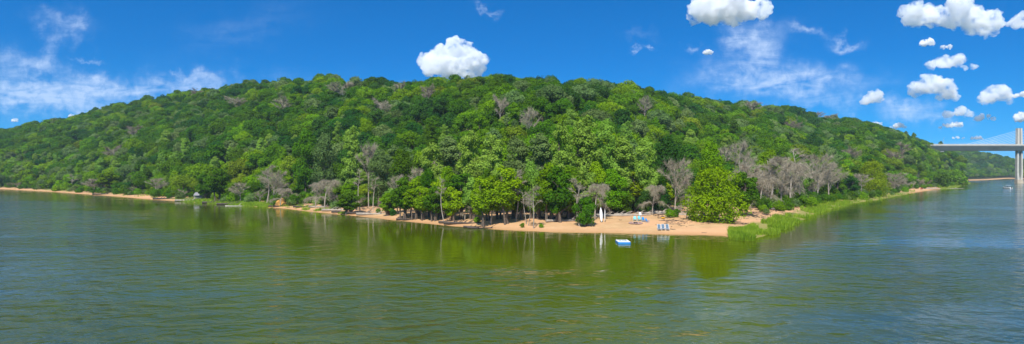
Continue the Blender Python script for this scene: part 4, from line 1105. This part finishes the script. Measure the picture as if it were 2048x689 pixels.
# ------------------------------------------------------------------ clouds (volumes of droplets)
def cloud(u, v, wpx, hpx, lab, seed, Y=3000.0, dens=.03, parts=None, nb=16, base=.3, rough=1.0, name='cumulus_cloud'):
    r = np.random.default_rng(seed); W = wpx*Y/F; Hh = hpx*Y/F; X = (u-CX)/F*Y; Zc = H+(CY-v)*Y/F
    b = MB(); CLOUDM = CLOUDBIG if hpx > 24 else CLOUDSMALL
    if parts is None:
        parts = []
        for i in range(nb):
            t = r.uniform(-1, 1); top = (1-abs(t)**1.8); q = r.uniform(.2, .42)*(.45+.55*top)
            parts.append((t*(1-q*.8), -.5+q*1.0+ (1-q*1.9)*top*r.random()**.8*.9, q))
    D = min(W*.6, Hh*1.6)
    for (t, z, q) in parts:
        rr_ = q*Hh; c_ = np.array([t*W/2, r.uniform(-.4, .4)*D, z*Hh*.97]); th = np.linspace(0, math.pi, 9)
        rings = [np.stack([rr_*1.15*math.sin(max(a, .05))*np.cos(np.arange(12)*math.pi/6), rr_*math.sin(max(a, .05))*np.sin(np.arange(12)*math.pi/6), np.full(12, rr_*-math.cos(a))], 1)+c_ for a in th]
        b.loft(rings)
    me = b.mesh('tmp', CLOUDM); o = bpy.data.objects.new('tmp', me); C.objects.link(o)
    rm = o.modifiers.new('r', 'REMESH'); rm.mode = 'VOXEL'; rm.voxel_size = max(Hh/44, W/170); rm.use_smooth_shade = True
    for ty, sz, st in (('CLOUDS', .40, .36), ('VORONOI', .20, -.17), ('R', 0, 0), ('VORONOI', .09, -.09), ('CLOUDS', .05, .08), ('R', 0, 0)):
        if ty == 'R':
            rm2 = o.modifiers.new('r', 'REMESH'); rm2.mode = 'VOXEL'; rm2.voxel_size = rm.voxel_size; continue
        tx = bpy.data.textures.new('t', ty); tx.noise_scale = sz*Hh
        if ty == 'CLOUDS': tx.noise_depth = 3
        d = o.modifiers.new('d', 'DISPLACE'); d.texture = tx; d.strength = st*Hh*rough; d.mid_level = .5; d.texture_coords = 'LOCAL'
    dg = bpy.context.evaluated_depsgraph_get(); m2 = bpy.data.meshes.new_from_object(o.evaluated_get(dg)); m2.name = name
    bpy.data.objects.remove(o)
    m2.materials.clear(); m2.materials.append(CLOUDM)
    o = link(bpy.data.objects.new(name, m2)); o.location = (X, Y, Zc); tag(o, lab, 'cloud', 'clouds in the blue sky'); return o
def cloud_mat(nm, dn):
    m, nt, out = mat(nm); pv = N(nt, 'ShaderNodeVolumePrincipled'); pv.inputs['Color'].default_value = (1, 1, 1, 1)
    pv.inputs['Anisotropy'].default_value = 0.0
    tcn = N(nt, 'ShaderNodeTexCoord'); f_ = noise_(nt, tcn.outputs['Object'], .022 if dn < .05 else .045, 3, .62)
    nt.links.new(mapr(nt, f_, .41, .60, 0.0, dn*2.4), pv.inputs['Density'])
    nt.links.new(pv.outputs[0], out.inputs['Volume']); return m
CLOUDBIG = cloud_mat('cloud_droplets', .026); CLOUDSMALL = cloud_mat('small_cloud_droplets', .09)
CL = [
 (908, 118, 136, 78, 'bright white peaked cumulus standing on the central ridge', 1, [(-.78, -.05, .2), (-.6, .12, .2), (-.35, .1, .26), (-.15, .22, .26), (.0, .38, .2), (.16, .3, .22), (.3, .1, .26), (.52, .0, .24), (.75, -.1, .22), (-.5, -.2, .28), (0, -.15, .36), (.3, -.25, .3), (-.2, -.3, .26), (.6, -.25, .25)]),
 (1450, 14, 196, 78, 'large grey-bellied cloud cut by the top edge', 2, None),
 (1908, 38, 262, 62, 'widest white cloud stretching along the top right', 3, [(-.88, .05, .2), (-.7, .22, .24), (-.5, .2, .3), (-.3, .15, .34), (-.1, .25, .34), (.1, .15, .36), (.25, .0, .36), (.42, -.15, .32), (.6, -.22, .28), (.78, -.2, .22), (.92, -.1, .16), (-.6, 0, .3), (0, .05, .4), (.3, -.2, .3)]),
 (1900, 126, 106, 32, 'white cloud below the widest one at right', 4, None),
 (1858, 170, 92, 44, 'ragged slanting white cloud at right', 5, None),
 (1897, 190, 58, 28, 'small round cloud touching the ragged slanting one', 6, None),
 (1745, 196, 42, 30, 'lone small white puff left of the ragged cloud', 7, None),
 (1988, 189, 68, 42, 'white cloud near the right edge with a pale tail', 8, None),
 (2032, 190, 50, 16, 'thin pale tail of cloud at the right edge', 9, None),
 (1913, 224, 58, 26, 'white cloud over the bridge cables, upper of a pair', 10, None),
 (1905, 249, 44, 18, 'pale cloud over the bridge cables, lower of a pair', 11, None),
 (1968, 235, 36, 17, 'small pale cloud left of the pylon', 12, None),
 (1853, 84, 26, 20, 'small white puff left of two below the widest cloud', 13, None),
 (1888, 93, 34, 12, 'small flat puff right of two below the widest cloud', 14, None),
 (1793, 251, 34, 14, 'small cloud just above the right skyline', 15, None),
 (1755, 246, 22, 9, 'tiny cloud touching the right skyline', 16, None),
 (1918, 275, 24, 8, 'tiny flat cloud above the bridge deck, left', 17, None),
 (1955, 275, 30, 11, 'tiny flat cloud above the bridge deck, right', 18, None),
 (2044, 233, 22, 24, 'white cloud cut by the right edge above the pylon', 19, None),
 (1415, 103, 20, 15, 'tiny white puff under the grey-bellied cloud', 20, None),
 (143, 231, 12, 9, 'tiny white puff behind the left skyline', 21, None),
 (28, 240, 22, 9, 'tiny pale cloud low over the left skyline', 22, None),
]
for (u, v, w_, h_, lab, sd, parts) in CL: cloud(u, v, w_, h_, lab, sd, parts=parts, Y=3000+ sd*20, nb=(16 if w_ > 60 else 9))

# ------------------------------------------------------------------ haze
HAZE = True
if HAZE:
    b = MB(); b.box((0, 0, 0), (1, 1, 1)); V = b.v[0]; zlo, zhi = -4.2, 118.0
    V[:, 0] *= 13400; V[:, 1] *= 13400; V[:, 2] = np.where(V[:, 2] > 0, zhi, zlo)
    hm, nt, out = mat('haze_air'); pv = N(nt, 'ShaderNodeVolumePrincipled'); pv.inputs['Color'].default_value = (.62, .80, 1, 1)
    pv.inputs['Density'].default_value = .00012; pv.inputs['Anisotropy'].default_value = 0.0
    nt.links.new(pv.outputs[0], out.inputs['Volume']); tag(b.build('haze', hm), kind='stuff')

# ------------------------------------------------------------------ sky
SUN_EL, SUN_AZ = math.radians(50), math.radians(193)      # azimuth clockwise from +Y (view direction)
W = bpy.data.worlds.new('World'); sc.world = W; W.use_nodes = True; nt = W.node_tree; nt.nodes.clear()
out = nt.nodes.new('ShaderNodeOutputWorld'); bg = N(nt, 'ShaderNodeBackground'); nt.links.new(bg.outputs[0], out.inputs[0])
bg.inputs['Strength'].default_value = .1
sky = N(nt, 'ShaderNodeTexSky', sky_type='NISHITA'); sky.sun_disc = False; sky.sun_elevation = SUN_EL; sky.sun_rotation = SUN_AZ
sky.altitude = 200; sky.air_density = 1.0; sky.dust_density = .3; sky.ozone_density = 3.0
tc = N(nt, 'ShaderNodeTexCoord')
sep = N(nt, 'ShaderNodeSeparateXYZ'); nt.links.new(tc.outputs['Generated'], sep.inputs[0])
zz = math_(nt, 'ADD', math_(nt, 'MULTIPLY', math_(nt, 'MAXIMUM', sep.outputs[2], 0.0), 1.3), .13)
cb_ = N(nt, 'ShaderNodeCombineXYZ'); nt.links.new(sep.outputs[0], cb_.inputs[0]); nt.links.new(sep.outputs[1], cb_.inputs[1]); nt.links.new(zz, cb_.inputs[2])
nv = N(nt, 'ShaderNodeVectorMath', operation='NORMALIZE'); nt.links.new(cb_.outputs[0], nv.inputs[0]); nt.links.new(nv.outputs[0], sky.inputs[0])
hs = N(nt, 'ShaderNodeHueSaturation'); hs.inputs['Saturation'].default_value = 1.5; hs.inputs['Value'].default_value = 1.0; nt.links.new(sky.outputs[0], hs.inputs['Color'])
tint = mixc(nt, 1.0, hs.outputs[0], (.04, 1.08, 1.22, 1), 'MULTIPLY')
# thin high cloud: soft noise streaks in a few broad patches of the sky, in photograph pixel units of direction
ax = math_(nt, 'ADD', math_(nt, 'MULTIPLY', math_(nt, 'DIVIDE', sep.outputs[0], math_(nt, 'MAXIMUM', sep.outputs[1], .05)), F), CX)
ay = math_(nt, 'SUBTRACT', CY, math_(nt, 'MULTIPLY', math_(nt, 'DIVIDE', sep.outputs[2], math_(nt, 'MAXIMUM', sep.outputs[1], .05)), F))
cv = N(nt, 'ShaderNodeCombineXYZ'); nt.links.new(ax, cv.inputs[0]); nt.links.new(ay, cv.inputs[1])
def cir(vec, sx, sy, rot, scale, det, dist):
    m = N(nt, 'ShaderNodeMapping'); m.inputs['Scale'].default_value = (sx, sy, 1); m.inputs['Rotation'].default_value = (0, 0, rot); nt.links.new(vec, m.inputs['Vector'])
    return noise_(nt, m.outputs[0], scale, det, .6, dist)
wx = math_(nt, 'MULTIPLY', math_(nt, 'SUBTRACT', cir(cv.outputs[0], 1, 1, 0, .014, 5, 0), .5), 170)
wy = math_(nt, 'MULTIPLY', math_(nt, 'SUBTRACT', cir(cv.outputs[0], 1, 1, 1.3, .016, 5, 0), .5), 110)
bx, by = math_(nt, 'ADD', ax, wx), math_(nt, 'ADD', ay, wy)
def blob(cx_, cy_, rx, ry, rot, amp):
    c_, s_ = math.cos(rot), math.sin(rot)
    dx = math_(nt, 'SUBTRACT', bx, cx_); dy = math_(nt, 'SUBTRACT', by, cy_)
    p_ = math_(nt, 'DIVIDE', math_(nt, 'ADD', math_(nt, 'MULTIPLY', dx, c_), math_(nt, 'MULTIPLY', dy, s_)), rx)
    q_ = math_(nt, 'DIVIDE', math_(nt, 'SUBTRACT', math_(nt, 'MULTIPLY', dy, c_), math_(nt, 'MULTIPLY', dx, s_)), ry)
    d2 = math_(nt, 'ADD', math_(nt, 'MULTIPLY', p_, p_), math_(nt, 'MULTIPLY', q_, q_))
    return math_(nt, 'MULTIPLY', math_(nt, 'EXPONENT', math_(nt, 'MULTIPLY', d2, -1.0)), amp)
acc = None
for bl in ((230,182,230,22,-.04,1.0),(30,175,120,32,.1,.75),(395,163,60,9,0,.5),(60,135,70,20,.3,.7),(95,95,20,48,.5,.55),(120,40,50,14,.2,.45),(150,60,14,34,-.2,.4),(15,212,70,18,.1,.7),(170,215,90,12,.05,.5),(176,127,16,4,0,.5),(347,147,10,4,.4,.6),
           (1560,160,130,30,.05,.8),(1500,110,36,60,-.35,.55),(1490,80,30,40,-.5,.45),(1450,165,50,12,0,.4),(1620,170,110,18,-.06,.5),(1618,60,34,9,.45,.85),(1702,87,26,9,.1,.8),(1640,205,90,12,.05,.4),(1540,70,60,25,-.4,.25),
           (1817,217,52,15,-.02,1.0),(1875,240,60,12,.05,.5),(1377,97,15,6,.1,.7),(1284,96,10,4,.1,.7),(972,18,14,5,.5,.55),(1990,295,60,8,0,.35),(1740,205,50,10,0,.25),(1280,70,30,8,.2,.12),(480,60,120,30,-.3,.12)):
    o_ = blob(*bl); acc = o_ if acc is None else math_(nt, 'ADD', acc, o_)
streak = math_(nt, 'ADD', math_(nt, 'MULTIPLY', cir(cv.outputs[0], .30, 1.4, .12, .026, 5, .8), .7), math_(nt, 'MULTIPLY', cir(cv.outputs[0], 1, 1, .6, .045, 5, .5), .45))
msk = math_(nt, 'MULTIPLY', math_(nt, 'MINIMUM', acc, 1.1), mapr(nt, streak, .41, .73, 0.10, 1.2), clamp=True)
front_ = mapr(nt, sep.outputs[1], .1, .3)
msk = math_(nt, 'MULTIPLY', math_(nt, 'MULTIPLY', msk, front_), .64)
final = mixc(nt, msk, tint, (5.4, 6.6, 8.6, 1))
# unseen broken high cloud above the frame, added to brighten the ripple reflections
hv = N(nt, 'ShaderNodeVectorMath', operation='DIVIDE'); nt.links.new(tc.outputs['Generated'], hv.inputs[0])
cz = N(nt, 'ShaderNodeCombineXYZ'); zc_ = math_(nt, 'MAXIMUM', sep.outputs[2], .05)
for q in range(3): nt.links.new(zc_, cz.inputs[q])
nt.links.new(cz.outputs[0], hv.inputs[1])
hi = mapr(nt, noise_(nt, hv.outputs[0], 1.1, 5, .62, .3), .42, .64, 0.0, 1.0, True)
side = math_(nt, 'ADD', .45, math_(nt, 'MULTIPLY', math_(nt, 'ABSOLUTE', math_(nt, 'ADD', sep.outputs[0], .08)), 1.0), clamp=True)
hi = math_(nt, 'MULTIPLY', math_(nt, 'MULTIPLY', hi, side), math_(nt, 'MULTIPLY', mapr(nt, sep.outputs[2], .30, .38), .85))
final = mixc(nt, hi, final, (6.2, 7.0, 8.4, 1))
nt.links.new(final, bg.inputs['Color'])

sd = bpy.data.lights.new('sun', 'SUN'); sd.energy = 4.6; sd.angle = math.radians(.6); sd.color = (1, .95, .86)
so = link(bpy.data.objects.new('sun', sd))
dirv = Vector((math.cos(SUN_EL)*math.sin(SUN_AZ), math.cos(SUN_EL)*math.cos(SUN_AZ), math.sin(SUN_EL)))
so.rotation_euler = dirv.to_track_quat('Z', 'Y').to_euler()

# ------------------------------------------------------------------ camera and render
cd = bpy.data.cameras.new('camera'); cam = link(bpy.data.objects.new('camera', cd)); sc.camera = cam
cam.location = (0, 0, H); cam.rotation_euler = (math.radians(90), 0, 0)
cd.sensor_fit = 'HORIZONTAL'; cd.sensor_width = 36; cd.lens = 36*F/2048; cd.clip_start = .5; cd.clip_end = 20000
sc.view_settings.view_transform = 'Standard'; sc.view_settings.look = 'None'; sc.view_settings.gamma = 1; sc.view_settings.exposure = .45
sc.render.engine = 'CYCLES'; cy = sc.cycles
cy.use_denoising = True; cy.max_bounces = 14; cy.diffuse_bounces = 3; cy.glossy_bounces = 3; cy.transmission_bounces = 4; cy.volume_bounces = 12; cy.transparent_max_bounces = 8
cy.caustics_reflective = False; cy.caustics_refractive = False; cy.sample_clamp_indirect = 6
